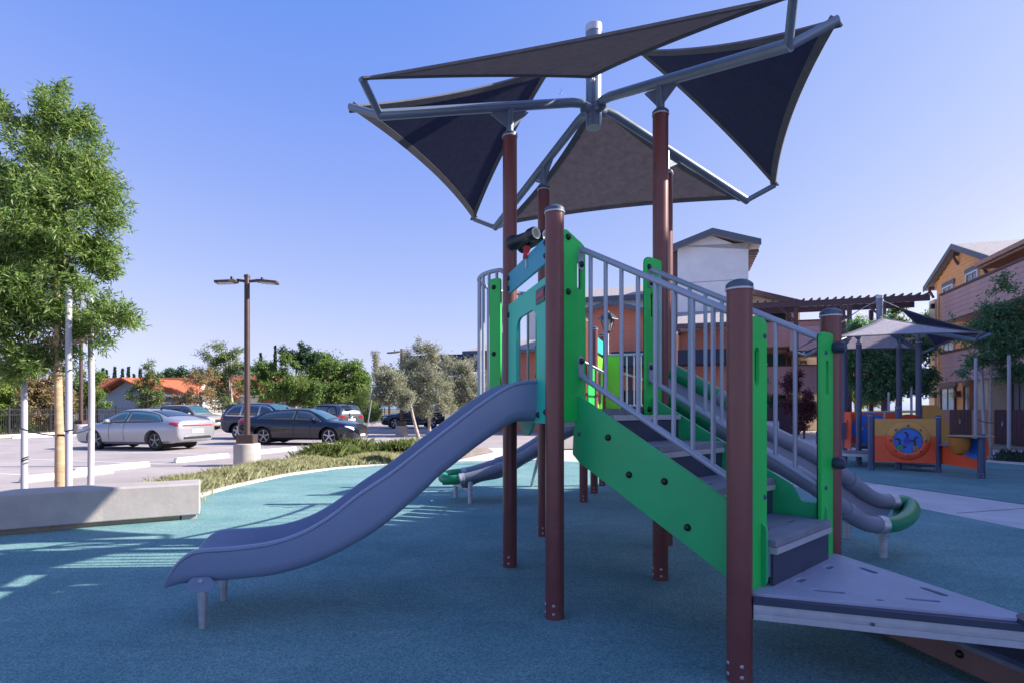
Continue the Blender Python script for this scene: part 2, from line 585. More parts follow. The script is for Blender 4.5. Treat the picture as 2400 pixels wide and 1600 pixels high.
bed = [(-4.5, 7.9)] + bed_in + [(-1.6, 15.3), (-.6, 18.5)] + bed_out[::-1] + [(-6.9, 7.9)]
sheet('planting_bed', bed, .012, SOIL)
sheet('planting_bed', [(12.6, 9.5), (13.7, 9.5), (13.5, 13.4), (12.75, 15.4), (14.6, 15.5), (16.5, 12), (18, 9)], .012, SOIL)
sheet('planting_bed', [(14.5, 20.5), (19.2, 18.6), (24.4, 27.2), (20.5, 27.6)], .012, SOIL)
# parking stall lines along the site's grid
for i in range(-2, 9):
    a = Vector((-9.35, 13.2, 0)) + N2 * 2.75 * i - N2 * 1.4
    b = a - E2 * 5.3
    w = N2 * .05
    sheet('parking_line', [tuple((a - w)[:2]), tuple((a + w)[:2]), tuple((b + w)[:2]), tuple((b - w)[:2])], -.004, PAINT)
for i in range(1, 9):
    a = Vector((-24.3, 24, 0)) + Vector((.02, 1, 0)) * 2.75 * i
    b = a + E2 * 5.2
    w = N2 * .05
    sheet('parking_line', [tuple((a - w)[:2]), tuple((a + w)[:2]), tuple((b + w)[:2]), tuple((b - w)[:2])], -.004, PAINT)
# hatched crossing beside the black sedan
for i in range(5):
    a = gp(815 + i * 15, 1037 - i * 1.6); b = a + Vector((.7, 1.3, 0))
    w = Vector((.12, -.06, 0))
    sheet('parking_line', [tuple((a - w)[:2]), tuple((a + w)[:2]), tuple((b + w)[:2]), tuple((b - w)[:2])], -.004, PAINT)
# a paved seam or two in the walkway
for (p, q) in (((6.0, 7.6), (7.65, 8.1)), ((5.2, 10.1), (6.9, 10.6)), ((6.1, 5.2), (7.8, 5.4))):
    p = Vector((*p, 0)); q = Vector((*q, 0)); s = Vector((0, .008, 0))
    sheet('pavement_joint', [tuple((p - s)[:2]), tuple((q - s)[:2]), tuple((q + s)[:2]), tuple((p + s)[:2])], .0, M('joint', (.12, .11, .11), .9))

# faint far mountains; distance haze is put into their pale blue colour
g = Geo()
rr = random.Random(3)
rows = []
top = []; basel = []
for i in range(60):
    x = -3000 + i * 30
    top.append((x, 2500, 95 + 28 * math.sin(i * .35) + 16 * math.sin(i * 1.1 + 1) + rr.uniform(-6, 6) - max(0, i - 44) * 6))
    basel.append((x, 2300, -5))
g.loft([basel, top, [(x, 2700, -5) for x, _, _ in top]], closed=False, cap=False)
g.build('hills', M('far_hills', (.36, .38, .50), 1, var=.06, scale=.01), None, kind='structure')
# ------------------------------------------------------------------ buildings and fixed things
STUCCO = M('white_stucco', (.82, .81, .80), .9, var=.06, scale=1.2, bump=.25, bscale=60, dirt=.12)
CREAM = M('cream_stucco', (.66, .55, .42), .9, var=.06, scale=1.2, bump=.2, bscale=60, dirt=.1)
TERRA = M('terracotta_siding', (.58, .21, .14), .8, var=.08, scale=2, dirt=.1)
ORSID = M('orange_siding', (.80, .40, .17), .8, var=.08, scale=2, dirt=.08)
PURP = M('mauve_siding', (.56, .36, .34), .75, var=.08, scale=2, dirt=.12)
DPURP = M('dark_plum_board', (.075, .04, .055), .7, var=.12, scale=3)
TAUPE = M('taupe_board', (.45, .27, .20), .75, var=.1, scale=3, dirt=.12)
TRIM = M('slate_trim', (.10, .12, .16), .6, var=.1)
BRTRIM = M('dark_brown_timber', (.115, .07, .076), .7, var=.12, scale=4)
SHING = M('grey_shingles', (.33, .30, .30), .95, var=.3, scale=9, bump=.5, bscale=30, stretch=(1, 1, 3))
AWN = M('navy_canopy', (.012, .022, .055), .6, var=.1)
DOORG = M('dark_teal_door', (.015, .06, .055), .5, var=.1)
REDR = M('red_tile_roof', (.42, .115, .06), .9, var=.22, scale=6, bump=.6, bscale=14, stretch=(1, 3, 1))
WHT = M('white_wall', (.60, .60, .62), .85, var=.06, scale=1, dirt=.1)
REDW = M('red_wall', (.32, .055, .06), .8, var=.08)
WINW = M('white_window_frame', (.66, .66, .66), .5)
GLS = glassmat('window_glass', (.02, .03, .045))
GLSB = glassmat('window_glass_bright', (.22, .27, .32))

def cE(c, u):
    """distance where the pixel column u meets the plane N2.p = c"""
    k = (u - 1200) / F
    return c / (k * N2.x + N2.y)
def cN(c, u):
    k = (u - 1200) / F
    return c / (k * E2.x + E2.y)
def ptE(c, u):
    d = cE(c, u); return Vector(((u - 1200) / F * d, d, 0))
def ptN(c, u):
    d = cN(c, u); return Vector(((u - 1200) / F * d, d, 0))

def parts(root, nm, mt, fr, a0, a1, b0, b1, c0, c1, parent=None, bevel=0.0):
    g = Geo(); g.fbox(fr, a0, a1, b0, b1, c0, c1)
    return g.build(nm, mt, parent or root, smooth=False, bevel=bevel)

def siding(root, mt, fr, a0, a1, z0, z1, c0, step=.28, nm='siding_plank', th=.018, parent=None):
    """lapped horizontal planks, sharing one mesh"""
    n = max(1, int(round((z1 - z0) / step))); h = (z1 - z0) / n
    g = Geo()
    pr = [(0, .004), (0, 0), (h - .012, 0), (h - .012, .004)]
    f2 = Frame((0, 0, 0), fr.x, Z, fr.n)
    w = a1 - a0
    vs = []
    for a in (0, w):
        vs.append([g.v(f2(a, 0, 0)), g.v(f2(a, 0, th)), g.v(f2(a, h - .014, th * .35)), g.v(f2(a, h - .014, 0))])
    for i in range(4):
        g.face([vs[0][i], vs[0][(i + 1) % 4], vs[1][(i + 1) % 4], vs[1][i]])
    g.face(vs[0][::-1]); g.face(vs[1])
    me = g.mesh(nm, smooth=False); me.materials.append(mt)
    for i in range(n):
        o = bpy.data.objects.new(nm, me); link(o, parent or root)
        o.location = fr(a0, z0 + i * h + .004, c0) - origin(root)

def window(root, fr, a0, a1, z0, z1, c0, glass=None, mull=1, nm='window', fm=None, lintel=True):
    t = .09
    g = Geo(); g.prism(fr, [(a0, z0), (a1, z0), (a1, z1), (a0, z1)], .07, [[(a0 + t, z0 + t), (a1 - t, z0 + t), (a1 - t, z1 - t), (a0 + t, z1 - t)]], off=c0)
    for k in range(mull):
        x = a0 + (a1 - a0) * (k + 1) / (mull + 1)
        g.fbox(fr, x - .03, x + .03, z0 + t, z1 - t, c0 + .005, c0 + .055)
    w = g.build(nm, fm or WINW, root, smooth=False)
    g = Geo(); g.fbox(fr, a0 + t - .01, a1 - t + .01, z0 + t - .01, z1 - t + .01, c0 + .012, c0 + .03); g.build('pane', glass or GLS, w, smooth=False)
    if lintel:
        g = Geo(); g.fbox(fr, a0 - .12, a1 + .12, z1 + .005, z1 + .24, c0, c0 + .05); g.build('lintel', TRIM, w, smooth=False)
    return w

def gable_roof(root, fr, a0, a1, z_e, z_p, c0, c1, over=.5, th=.16, mt=SHING, fascia=TRIM):
    """roof whose ridge runs along fr.n (gable seen face on)"""
    am = (a0 + a1) / 2
    sl = (z_p - z_e) / (am - a0)
    for sg in (1, -1):
        e = a0 - over if sg > 0 else a1 + over
        ze = z_e - over * sl
        g = Geo()
        pts = [(e, ze), (am, z_p), (am, z_p + th), (e, ze + th)]
        g.prism(fr, pts if sg > 0 else pts[::-1], c1 - c0 + over, off=c0)
        r = g.build('roof', mt, root, smooth=False)
        g = Geo()
        pts = [(e, ze - .06), (am, z_p - .06), (am, z_p + th + .03), (e, ze + th + .03)]
        g.prism(fr, pts if sg > 0 else pts[::-1], .06, off=c1 + over)
        g.build('fascia', fascia, r, smooth=False)
        g = Geo()
        k = Vector((e - am, ze - z_p)).normalized()
        for i in range(4):
            pass
    return

# ---------- community building in the middle distance (faces the playground)
c1 = 33.4
A = ptE(c1, 1300)
frC = Frame((A.x, A.y, 0), E2, Z, -N2)
def aE(u, c=c1):
    return (ptE(c, u) - Vector((A.x, A.y, 0))).dot(E2)
hall = thing('community_hall', 'low terracotta clubhouse with a slate gable and navy canopy below the white tower', 'building', (A.x, A.y, 0))
def zE(v, u, c=c1):
    return HC + (H0 - v) * cE(c, u) / F
aL, aR = aE(1350), aE(1515)
parts(hall, 'wall', TERRA, frC, aL, aR, 0, zE(742, 1350), -8, -.03)
am = (aL + aR) / 2
zp = zE(716, 1425)
g = Geo(); g.prism(frC, [(aL, zE(742, 1350)), (aR, zE(742, 1350)), (am, zp)], 7.5, off=-7.53); g.build('gable_wall', TERRA, hall, smooth=False)
siding(hall, TERRA, frC, aL, aR, 2.6, zE(742, 1350), -.03, step=.2)
gable_roof(hall, frC, aL, aR, zE(742, 1350), zp, -8, .0, over=.55)
parts(hall, 'wall', TERRA, frC, aE(1117), aL - .02, 0, 5.05, -6, -.6)
g = Geo()
ze = 5.0; f = frC
P_ = [f(aE(1090), ze, .3), f(aL, ze, .3), f(aL, ze + 1.0, -3), f(aE(1120), ze + 1.0, -3), f(aE(1090), ze, -6.5)]
for tri_ in ((P_[0], P_[1], P_[2], P_[3]), (P_[0], P_[3], P_[4])):
    g.poly(tri_)
r = g.build('hip_roof', SHING, hall, smooth=False, recalc=True); s2 = r.modifiers.new('Solidify', 'SOLIDIFY'); s2.thickness = .15
parts(hall, 'gutter', TRIM, frC, aE(1089), aL, 4.86, 5.04, .30, .42)
parts(hall, 'canopy', AWN, frC, aE(1000), aE(1142), zE(872, 1100), zE(838, 1100), .45, 2.4)
parts(hall, 'canopy', AWN, frC, aE(1440), aE(1712), zE(858, 1600), zE(826, 1600), -.01, 1.6)
parts(hall, 'canopy_post', AWN, frC, aE(1452), aE(1461), 0, zE(858, 1600), 1.2, 1.45)
parts(hall, 'canopy_post', AWN, frC, aE(1478), aE(1486), 0, zE(858, 1600), 1.2, 1.45)
parts(hall, 'canopy_post', AWN, frC, aE(1008), aE(1014), 0, zE(872, 1100), 2.0, 2.2)
g = Geo(); g.prism(Frame(frC(aE(1438), 3.05, .0), E2, Z, -N2), [(0, .5), (1.9, -.1), (1.9, .02), (0, .66)], 1.5); g.build('porch_roof', SHING, hall, smooth=False)
for u0, u1 in ((1456, 1476), (1486, 1500)):
    window(hall, frC, aE(u0) - .1, aE(u1) + .15, .1, 2.5, -.01, GLS, 1, 'glazed_door', AWN, False)
window(hall, frC, aE(1590), aE(1632), .15, 2.9, -.01, GLS, 1, 'glazed_door', AWN, False)
parts(hall, 'wall', TERRA, frC, aR + .02, aE(1760), 0, zE(775, 1650), -6, -.05)
siding(hall, TERRA, frC, aR + .03, aE(1760), 3.9, zE(775, 1650), -.05, step=.2)
parts(hall, 'wall_trim', ORSID, frC, aE(1588), aE(1592), 0, zE(775, 1650), -.02, .06)
g = Geo(); f = frC
zr0, zr1 = zE(766, 1650), zE(742, 1650)
g.prism(Frame(f(aE(1588), 0, 0), N2, Z, E2), [(-.9, zr0 - .1), (-.9, zr0 + .1), (3.4, zr1 + 1.0), (3.4, zr1 + .8)], aE(1775) - aE(1588)); g.build('roof', SHING, hall, smooth=False)
parts(hall, 'gutter', BRTRIM, frC, aE(1586), aE(1778), zr0 - .17, zr0 + .05, .9, 1.02)
for u in (1592, 1768):
    g = Geo(); g.fbox(frC, aE(u) - .06, aE(u) + .06, zr0 - .42, zr0 - .2, .0, .85); g.build('eave_bracket', BRTRIM, hall, smooth=False)
parts(hall, 'wall_lamp', M('warm_lamp', (.6, .35, .1), .4), frC, aE(1471), aE(1474), 2.55, 2.7, .02, .12)
# roofs of the wing behind
c2 = 40.0
B = ptE(c2, 1350); frB = Frame((B.x, B.y, 0), E2, Z, -N2)
def aB(u):
    return (ptE(c2, u) - Vector((B.x, B.y, 0))).dot(E2)
def zB(v, u):
    return HC + (H0 - v) * cE(c2, u) / F
wing = thing('apartment_wing', 'long white apartment wing with grey shingle roof behind the terracotta gable', 'building', (B.x, B.y, 0))
parts(wing, 'wall', STUCCO, frB, aB(1240), aB(1590), 0, zB(702, 1420), -6, 0)
g = Geo(); g.prism(Frame(frB(aB(1230), 0, 0), N2, Z, E2), [(-.5, zB(702, 1420) - .05), (-.5, zB(702, 1420) + .15), (3.2, zB(664, 1420) + .35), (3.2, zB(664, 1420) + .1)], aB(1592) - aB(1230)); g.build('roof', SHING, wing, smooth=False)
parts(wing, 'gutter', TRIM, frB, aB(1230), aB(1590), zB(702, 1420) - .22, zB(702, 1420) + .08, .5, .62)
# ---------- white stair tower
c3 = 36.0
T = ptE(c3, 1590); frT = Frame((T.x, T.y, 0), E2, Z, -N2)
def aT(u):
    return (ptE(c3, u) - Vector((T.x, T.y, 0))).dot(E2)
def zT(v, u):
    return HC + (H0 - v) * cE(c3, u) / F
tower = thing('stair_tower', 'tall white stucco tower with a shallow slate gable roof', 'building', (T.x, T.y, 0))
a0, a1 = aT(1588), aT(1754)
zl = zT(585, 1588)
parts(tower, 'wall', STUCCO, frT, a0, a1, 0, zT(660, 1670), -5, 0)
parts(tower, 'wall', STUCCO, frT, a0, a1, zT(660, 1670) + .03, zl + .05, -5, .0)
parts(tower, 'wall_joint', TRIM, frT, a0, a1, zT(660, 1670) - .002, zT(660, 1670) + .032, -4.9, -.02)
am = (aT(1669)); zp = zT(553, 1669)
g = Geo(); g.prism(frT, [(a0, zl + .051), (a1, zl + .051), (a1, zT(585, 1754)), (am, zp), (a0, zl + .2)], 5, off=-5); g.build('gable_wall', STUCCO, tower, smooth=False)
for e, z_, sg in ((a0 - .28, zT(585, 1577) - .02, 1), (a1 + .62, zT(574, 1780), -1)):
    pts = [(e, z_ - .1), (am, zp + .02), (am, zp + .28), (e, z_ + .16)]
    g = Geo(); g.prism(frT, pts if sg > 0 else pts[::-1], 5.9, off=-5.4); r = g.build('roof', SHING, tower, smooth=False)
    pts = [(e - sg * .02, z_ - .15), (am, zp - .03), (am, zp + .31), (e - sg * .02, z_ + .19)]
    g = Geo(); g.prism(frT, pts if sg > 0 else pts[::-1], .07, off=.505); g.build('fascia', TRIM, r, smooth=False)
g = Geo()
for i in range(9):
    g.fbox(frT, a1 + .02, a1 + .56, zT(585, 1770) - .22, zT(585, 1770) - .02, -4.6 + i * .58, -4.52 + i * .58)
g.build('rafter', BRTRIM, tower, smooth=False)
parts(tower, 'corner_board', BRTRIM, frT, a0 - .28, a0 - .005, 3, zl - .1, -4.5, -.3)
parts(tower, 'roof_vent', TRIM, frT, aT(1590), aT(1592), zT(575, 1590), zT(570, 1590) + .15, -.6, -.5)

# ---------- stair block with teal doors and mauve balconies
c4 = 37.5
S_ = ptE(c4, 1762); frS = Frame((S_.x, S_.y, 0), E2, Z, -N2)
def aS(u):
    return (ptE(c4, u) - Vector((S_.x, S_.y, 0))).dot(E2)
def zS(v, u):
    return HC + (H0 - v) * cE(c4, u) / F
blk = thing('apartment_block', 'cream apartment block with dark teal doors and mauve slatted balconies', 'building', (S_.x, S_.y, 0))
xr = aS(1875)
ztop = zS(716, 1850)
parts(blk, 'wall', CREAM, frS, 0, xr, 0, ztop, -6, 0)
g = Geo(); g.prism(frS, [(-.4, zS(681, 1762)), (-.4, zS(681, 1762) - .25), (aS(1855) + .4, ztop - .15), (aS(1855) + .4, ztop + .1)], 6.8, off=-6); r = g.build('roof', SHING, blk, smooth=False)
g = Geo(); g.prism(frS, [(-.3, ztop), (aS(1855), ztop), (-.3, zS(690, 1762))], .3, off=.0); g.build('gable_wall', CREAM, blk, smooth=False)
g = Geo(); g.prism(frS, [(-.4, zS(681, 1762) + .03), (-.4, zS(681, 1762) - .28), (aS(1855) + .4, ztop - .18), (aS(1855) + .4, ztop + .13)], .07, off=.81); g.build('fascia', BRTRIM, r, smooth=False)
for k, (v0, v1) in enumerate(((734, 800), (829, 865), (926, 1000))):
    z0 = zS(v1, 1810); z1 = zS(v0, 1810)
    d_ = parts(blk, 'door', DOORG, frS, aS(1783), aS(1841), max(0, z0), z1, .0, .05)
    g = Geo(); g.prism(frS, [(aS(1783) - .1, max(0, z0)), (aS(1783), max(0, z0)), (aS(1783), z1), (aS(1841), z1), (aS(1841), max(0, z0)), (aS(1841) + .1, max(0, z0)), (aS(1841) + .1, z1 + .1), (aS(1783) - .1, z1 + .1)], .07); g.build('door_frame', TAUPE, d_, smooth=False)
    zz = (758, 853, 947)[k]
    parts(blk, 'door_plaque', WINW, frS, aS(1795), aS(1799), zS(zz + 3, 1797), zS(zz - 2, 1797), .051, .06, parent=d_)
for k, (v0, v1) in enumerate(((763, 818), (862, 923))):
    z1 = zS(v0, 1810); z0 = zS(v1, 1810)
    b = parts(blk, 'balcony', PURP, frS, .3, xr + 1.2, z0, z1, 1.3, 1.38)
    siding(blk, PURP, frS, .3, xr + 1.2, z0, z1, 1.38, step=.27, parent=b)
    parts(blk, 'balcony_floor', CREAM, frS, .3, xr + 1.2, z0 - .02, z0 + .2, .02, 1.29, parent=b)
    parts(blk, 'balcony_cap', BRTRIM, frS, .28, xr + 1.22, z1 + .001, z1 + .06, 1.26, 1.44, parent=b)
    for j in range(2):
        parts(blk, 'balcony_slit', WINW, frS, aS(1842), aS(1857), z1 - .55 - j * .16, z1 - .525 - j * .16, 1.385, 1.40, parent=b)
parts(blk, 'column', CREAM, frS, aS(1846), aS(1866), 0, ztop - .3, .05, .5)
# gallery behind with pale blue window
parts(blk, 'gallery_wall', CREAM, frS, xr + .02, aS(1950), 0, zS(812, 1900), -5, -3)
window(blk, frS, aS(1885), aS(1915), zS(868, 1900), zS(836, 1900), -2.99, GLSB, 1, 'window', BRTRIM, False)
g = Geo(); g.prism(frS, [(aS(1868), zS(806, 1880)), (aS(1912), zS(822, 1900)), (aS(1912), zS(830, 1900)), (aS(1868), zS(812, 1880))], 2.5, off=-3); g.build('gallery_roof', SHING, blk, smooth=False)

# ---------- timber pergola bridge between the blocks
c5 = 35.0
Q_ = ptE(c5, 1762); frP = Frame((Q_.x, Q_.y, 0), E2, Z, -N2)
def aP(u):
    return (ptE(c5, u) - Vector((Q_.x, Q_.y, 0))).dot(E2)
def zP(v, u):
    return HC + (H0 - v) * cE(c5, u) / F
perg = thing('timber_pergola', 'long dark timber pergola walkway with closely spaced rafters joining two buildings', 'pergola', (Q_.x, Q_.y, 0))
zt = zP(700, 1950)
xe = aP(2178)
parts(perg, 'beam', BRTRIM, frP, -.2, xe, zt - .38, zt - .06, 0, .12)
parts(perg, 'beam', BRTRIM, frP, -.2, xe, zt - .38, zt - .06, -2.1, -1.98)
g = Geo(); g.box((0, 0, 0), (.07, 2.5, .10), rz=math.atan2(E2.y, E2.x)); RAFT = g.mesh('rafter', smooth=False); RAFT.materials.append(BRTRIM)
nr_ = int(xe / .38)
for i in range(nr_ + 1):
    inst(RAFT, 'rafter', perg, frP(-.1 + i * xe / nr_, zt - .005, -.98))
for u in (1865, 1975, 1990, 2070):
    for c_ in (.06, -2.04):
        g = Geo(); p_ = frP(aP(u), 0, c_); g.box(p_ + Z * ((zt - .43) / 2), (.2, .2, zt - .43), rz=math.atan2(E2.y, E2.x)); g.build('column', BRTRIM, perg, smooth=False)
    g = Geo(); g.bar(frP(aP(u) - .12, zt - 1.1, .06), frP(aP(u) - .8, zt - .44, .06), .1, .1); g.build('brace', BRTRIM, perg, smooth=False)
z0 = zP(790, 1950); z1 = zP(764, 1950)
parts(perg, 'walkway', BRTRIM, frP, aP(1850), xe, z0 - .9, z0 - .7, -2.1, .05)
b = parts(perg, 'parapet', PURP, frP, aP(1850), xe, z0 - .69, z1, .06, .12)
siding(perg, PURP, frP, aP(1850), xe, z0 - .69, z1, .12, step=.27, parent=b)
b = parts(perg, 'ground_wall', PURP, frP, aP(1950), xe, 2.6, 5.0, -6, -5.7)

# ---------- apartments on the right
c6 = 13.8
W = ptN(c6, 2196); nE = -E2
frR = Frame((W.x, W.y, 0), -N2, Z, -E2)          # runs towards the camera, faces left
def aR_(u, c=c6):
    return -(ptN(c, u) - Vector((W.x, W.y, 0))).dot(N2)
def zR(v, u, c=c6):
    return HC + (H0 - v) * cN(c, u) / F
apt = thing('apartment_building', 'three-storey orange apartment building with broad mauve balconies and a bracketed gable', 'building', (W.x, W.y, 0))
aend = 24.0
zeave = 8.5
zev2 = 7.95
parts(apt, 'wall', ORSID, frR, 0, 6.9, 0, zeave - .1, -9, 0)
parts(apt, 'wall', ORSID, frR, 6.92, aend, 0, zev2, -9, -.35)
siding(apt, ORSID, frR, 0, 6.9, 7.0, zeave - .1, 0, step=.2)
parts(apt, 'corner_trim', CREAM, frR, -.75, -.005, 0, 7.6, -.9, .12)
apk = aR_(2231.6, c6 - .3); ahalf = 3.05
zpk = 9.8
g = Geo(); g.prism(frR, [(apk - ahalf + .1, zeave - .099), (apk + ahalf - .1, zeave - .099), (apk, zpk - .05)], 7.5, off=-7.5); g.build('gable_wall', ORSID, apt, smooth=False)
sl = (zpk - zeave) / ahalf
for k in range(7):
    z = zeave - .08 + k * .19
    hw = ahalf - .25 - (k * .19) / sl * 1.05
    if hw > .3:
        siding(apt, ORSID, frR, apk - hw, apk + hw, z, z + .19, .0, step=.19)
gable_roof(apt, frR, apk - ahalf, apk + ahalf, zeave, zpk, -8, -.25, over=.55, th=.2)
for a_, z_ in ((apk, zpk - .35), (apk - ahalf + .05, zeave - .22), (apk + ahalf - .1, zeave - .22)):
    g = Geo(); g.fbox(frR, a_ - .07, a_ + .07, z_ - .07, z_ + .1, .02, .3); g.build('eave_bracket', BRTRIM, apt, smooth=False)
    g = Geo(); g.bar(frR(a_, z_ - .55, .03), frR(a_, z_ - .085, .26), .1, .1); g.build('bracket_strut', BRTRIM, apt, smooth=False)
# main roof of the nearer part
g = Geo(); g.prism(Frame(frR(6.4, 0, 0), E2, Z, -N2), [(-.75, zev2 - .05), (-.75, zev2 + .14), (4.5, zev2 + 1.9), (4.5, zev2 + 1.7)], aend - 6.4); g.build('roof', SHING, apt, smooth=False)
parts(apt, 'gutter', TAUPE, frR, 6.4, aend, zev2 - .02, zev2 + .17, .76, .88)
parts(apt, 'soffit', TAUPE, frR, 6.4, aend, zev2 - .12, zev2 - .06, -.3, .74)
ab = aR_(2206, c6 - 1.13)
for (z0, z1) in ((5.8, 7.27), (2.75, 4.29)):
    b = parts(apt, 'balcony', PURP, frR, ab, aend, z0, z1, 1.05, 1.13)
    siding(apt, PURP, frR, ab, aend, z0, z1 - .1, 1.13, step=.235, parent=b)
    parts(apt, 'balcony_cap', BRTRIM, frR, ab - .02, aend, z1 - .1, z1, 1.131, 1.2, parent=b)
    parts(apt, 'balcony_end', PURP, frR, ab, ab + .08, z0, z1, .0, 1.04, parent=b)
    parts(apt, 'balcony_floor', PURP, frR, ab + .01, aend, z0, z0 + .2, .0, 1.04, parent=b)
for a_ in (.35, 6.6):
    g = Geo(); g.tube([frR(a_, .0, .07), frR(a_, 7.8, .07)], .045, 8); g.build('downspout', CREAM, apt)
for u0, u1, z0, z1 in ((2213, 2237, 7.2, 8.05), (2267, 2296, 7.2, 8.2)):
    window(apt, frR, aR_(u0), aR_(u1), z0, z1, .03)
for u0, u1 in ((2213, 2238), (2290, 2330)):
    window(apt, frR, aR_(u0), aR_(u1), 3.7, 5.55, .03, GLSB)
for u0, u1 in ((2208, 2242), (2262, 2300), (2377, 2412)):
    window(apt, frR, aR_(u0), aR_(u1), .02, 2.62, .03, GLSB, 1, 'patio_door', BRTRIM, True)
for u in (2197, 2250):
    g = Geo(); a_ = aR_(u); g.prism(Frame(frR(a_, 2.05, .02), -N2, Z, -E2), [(-.16, 0), (.16, 0), (.1, .3), (-.1, .3)], .22); g.build('wall_lamp', BRTRIM, apt, smooth=False)
for u in (2253,):
    parts(apt, 'balcony_lamp', BLKTRIM, frR, aR_(u) - .2, aR_(u) + .0, 5.35 + 1.3, 5.6 + 1.3, 1.15, 1.3)
parts(apt, 'column', M('rust_panel', (.24, .06, .03), .7), frR, aR_(2326), aR_(2344), 0, 2.85, .02, .9)
parts(apt, 'column', CREAM, frR, aR_(2346), aR_(2374), 0, 2.85, .02, .9)

# ---------- off to the right, outside the frame: the block whose shade covers the play area
V0 = Vector((17.6, 11.3, 0)); dv = Vector((.64, .77, 0)).normalized(); nvv = Vector((-.77, .64, 0)).normalized()
frV = Frame(V0, dv, Z, nvv)
near = thing('near_apartment_block', 'white apartment block standing outside the frame on the sunny side of the playground', 'building', V0)
HV = 9.45
parts(near, 'wall', STUCCO, frV, -12.2, 9, 0, HV - .4, -12, -.6)  # unseen walls made white and cut short so more light bounces in
g = Geo(); g.prism(Frame(frV(-12.7, 0, 0), -nvv, Z, dv), [(0, HV - .25), (0, HV), (7, HV + 2.4), (13.2, HV), (13.2, HV - .25)], 22); g.build('roof', SHING, near, smooth=False)
for i in range(4):
    for z0 in (1.0, 3.9, 6.6):
        window(near, frV, -10 + i * 5, -8.2 + i * 5, z0, z0 + 1.5, -.59)

# ---------- patio fence with plum gates
c7 = 12.0
Fp = ptN(c7, 2188); frF = Frame((Fp.x, Fp.y, 0), -N2, Z, -E2)
def aF(u):
    return -(ptN(c7, u) - Vector((Fp.x, Fp.y, 0))).dot(N2)
pf = thing('patio_fence', 'low patio fence of taupe boards with dark plum gates below the balconies', 'fence', (Fp.x, Fp.y, 0))
segs = [(2180, 2188, 0), (2188, 2226, 1), (2226, 2278, 0), (2278, 2330, 1), (2330, 2372, 0), (2372, 2440, 0)]
for u0, u1, k in segs:
    a0, a1 = aF(u0) + .015, aF(u1) - .015
    mt = TAUPE if k else DPURP
    if k:
        b = parts(pf, 'fence_panel', mt, frF, a0, a1, 0, 1.38, -.1, 0)
        siding(pf, mt, frF, a0, a1, .05, 1.36, 0, step=.2, parent=b, nm='fence_board')
    else:
        b = parts(pf, 'gate', mt, frF, a0, a1, .05, 1.38, -.08, -.02)
        n_ = 6
        for i in range(n_):
            parts(pf, 'gate_board', mt, frF, a0 + (a1 - a0) * i / n_ + .01, a0 + (a1 - a0) * (i + 1) / n_ - .01, .06, 1.37, -.0195, .0, parent=b)
        parts(pf, 'latch', ALU, frF, (a0 + a1) / 2 - .02, (a0 + a1) / 2 + .02, .75, .95, .001, .03, parent=b)
# plum fence in front of the teal-door block
c8 = 33.0
Gp = ptE(c8, 1775); frG = Frame((Gp.x, Gp.y, 0), E2, Z, -N2)
def aG(u):
    return (ptE(c8, u) - Vector((Gp.x, Gp.y, 0))).dot(E2)
gf = thing('plum_fence', 'dark plum board fence in front of the ground floor with teal doors', 'fence', (Gp.x, Gp.y, 0))
b = parts(gf, 'fence_panel', DPURP, frG, 0, aG(1862), 0, 1.5, -.08, 0)
siding(gf, DPURP, frG, 0, aG(1862), .03, 1.48, 0, step=.2, nm='fence_board', parent=b)
b = parts(gf, 'fence_panel', DPURP, frG, aG(1935), aG(1992), 0, 1.45, -.08, 0)
siding(gf, DPURP, frG, aG(1935), aG(1992), .03, 1.43, 0, step=.2, nm='fence_board', parent=b)
g = Geo(); p_ = at(1800, 985, 20)
g.box((p_.x, p_.y, .5), (.62, .4, 1.0)); ub = g.build('utility_cabinet', M('cabinet_white', (.55, .56, .60), .5), None, bevel=.02)
tag(ub, 'pale utility cabinet seen between the stair rails in front of the plum fence', 'cabinet'); based(ub, (p_.x, p_.y, 0))
g = Geo(); g.box((p_.x, p_.y, 1.015), (.68, .46, .03)); g.build('cabinet_lid', BLKTRIM, ub)
ORG[ub.name] = Vector((p_.x, p_.y, 0))
ub.children[0].location = (0, 0, 0); ub.children[0].data.transform(Matrix.Translation((-p_.x, -p_.y, 0)))

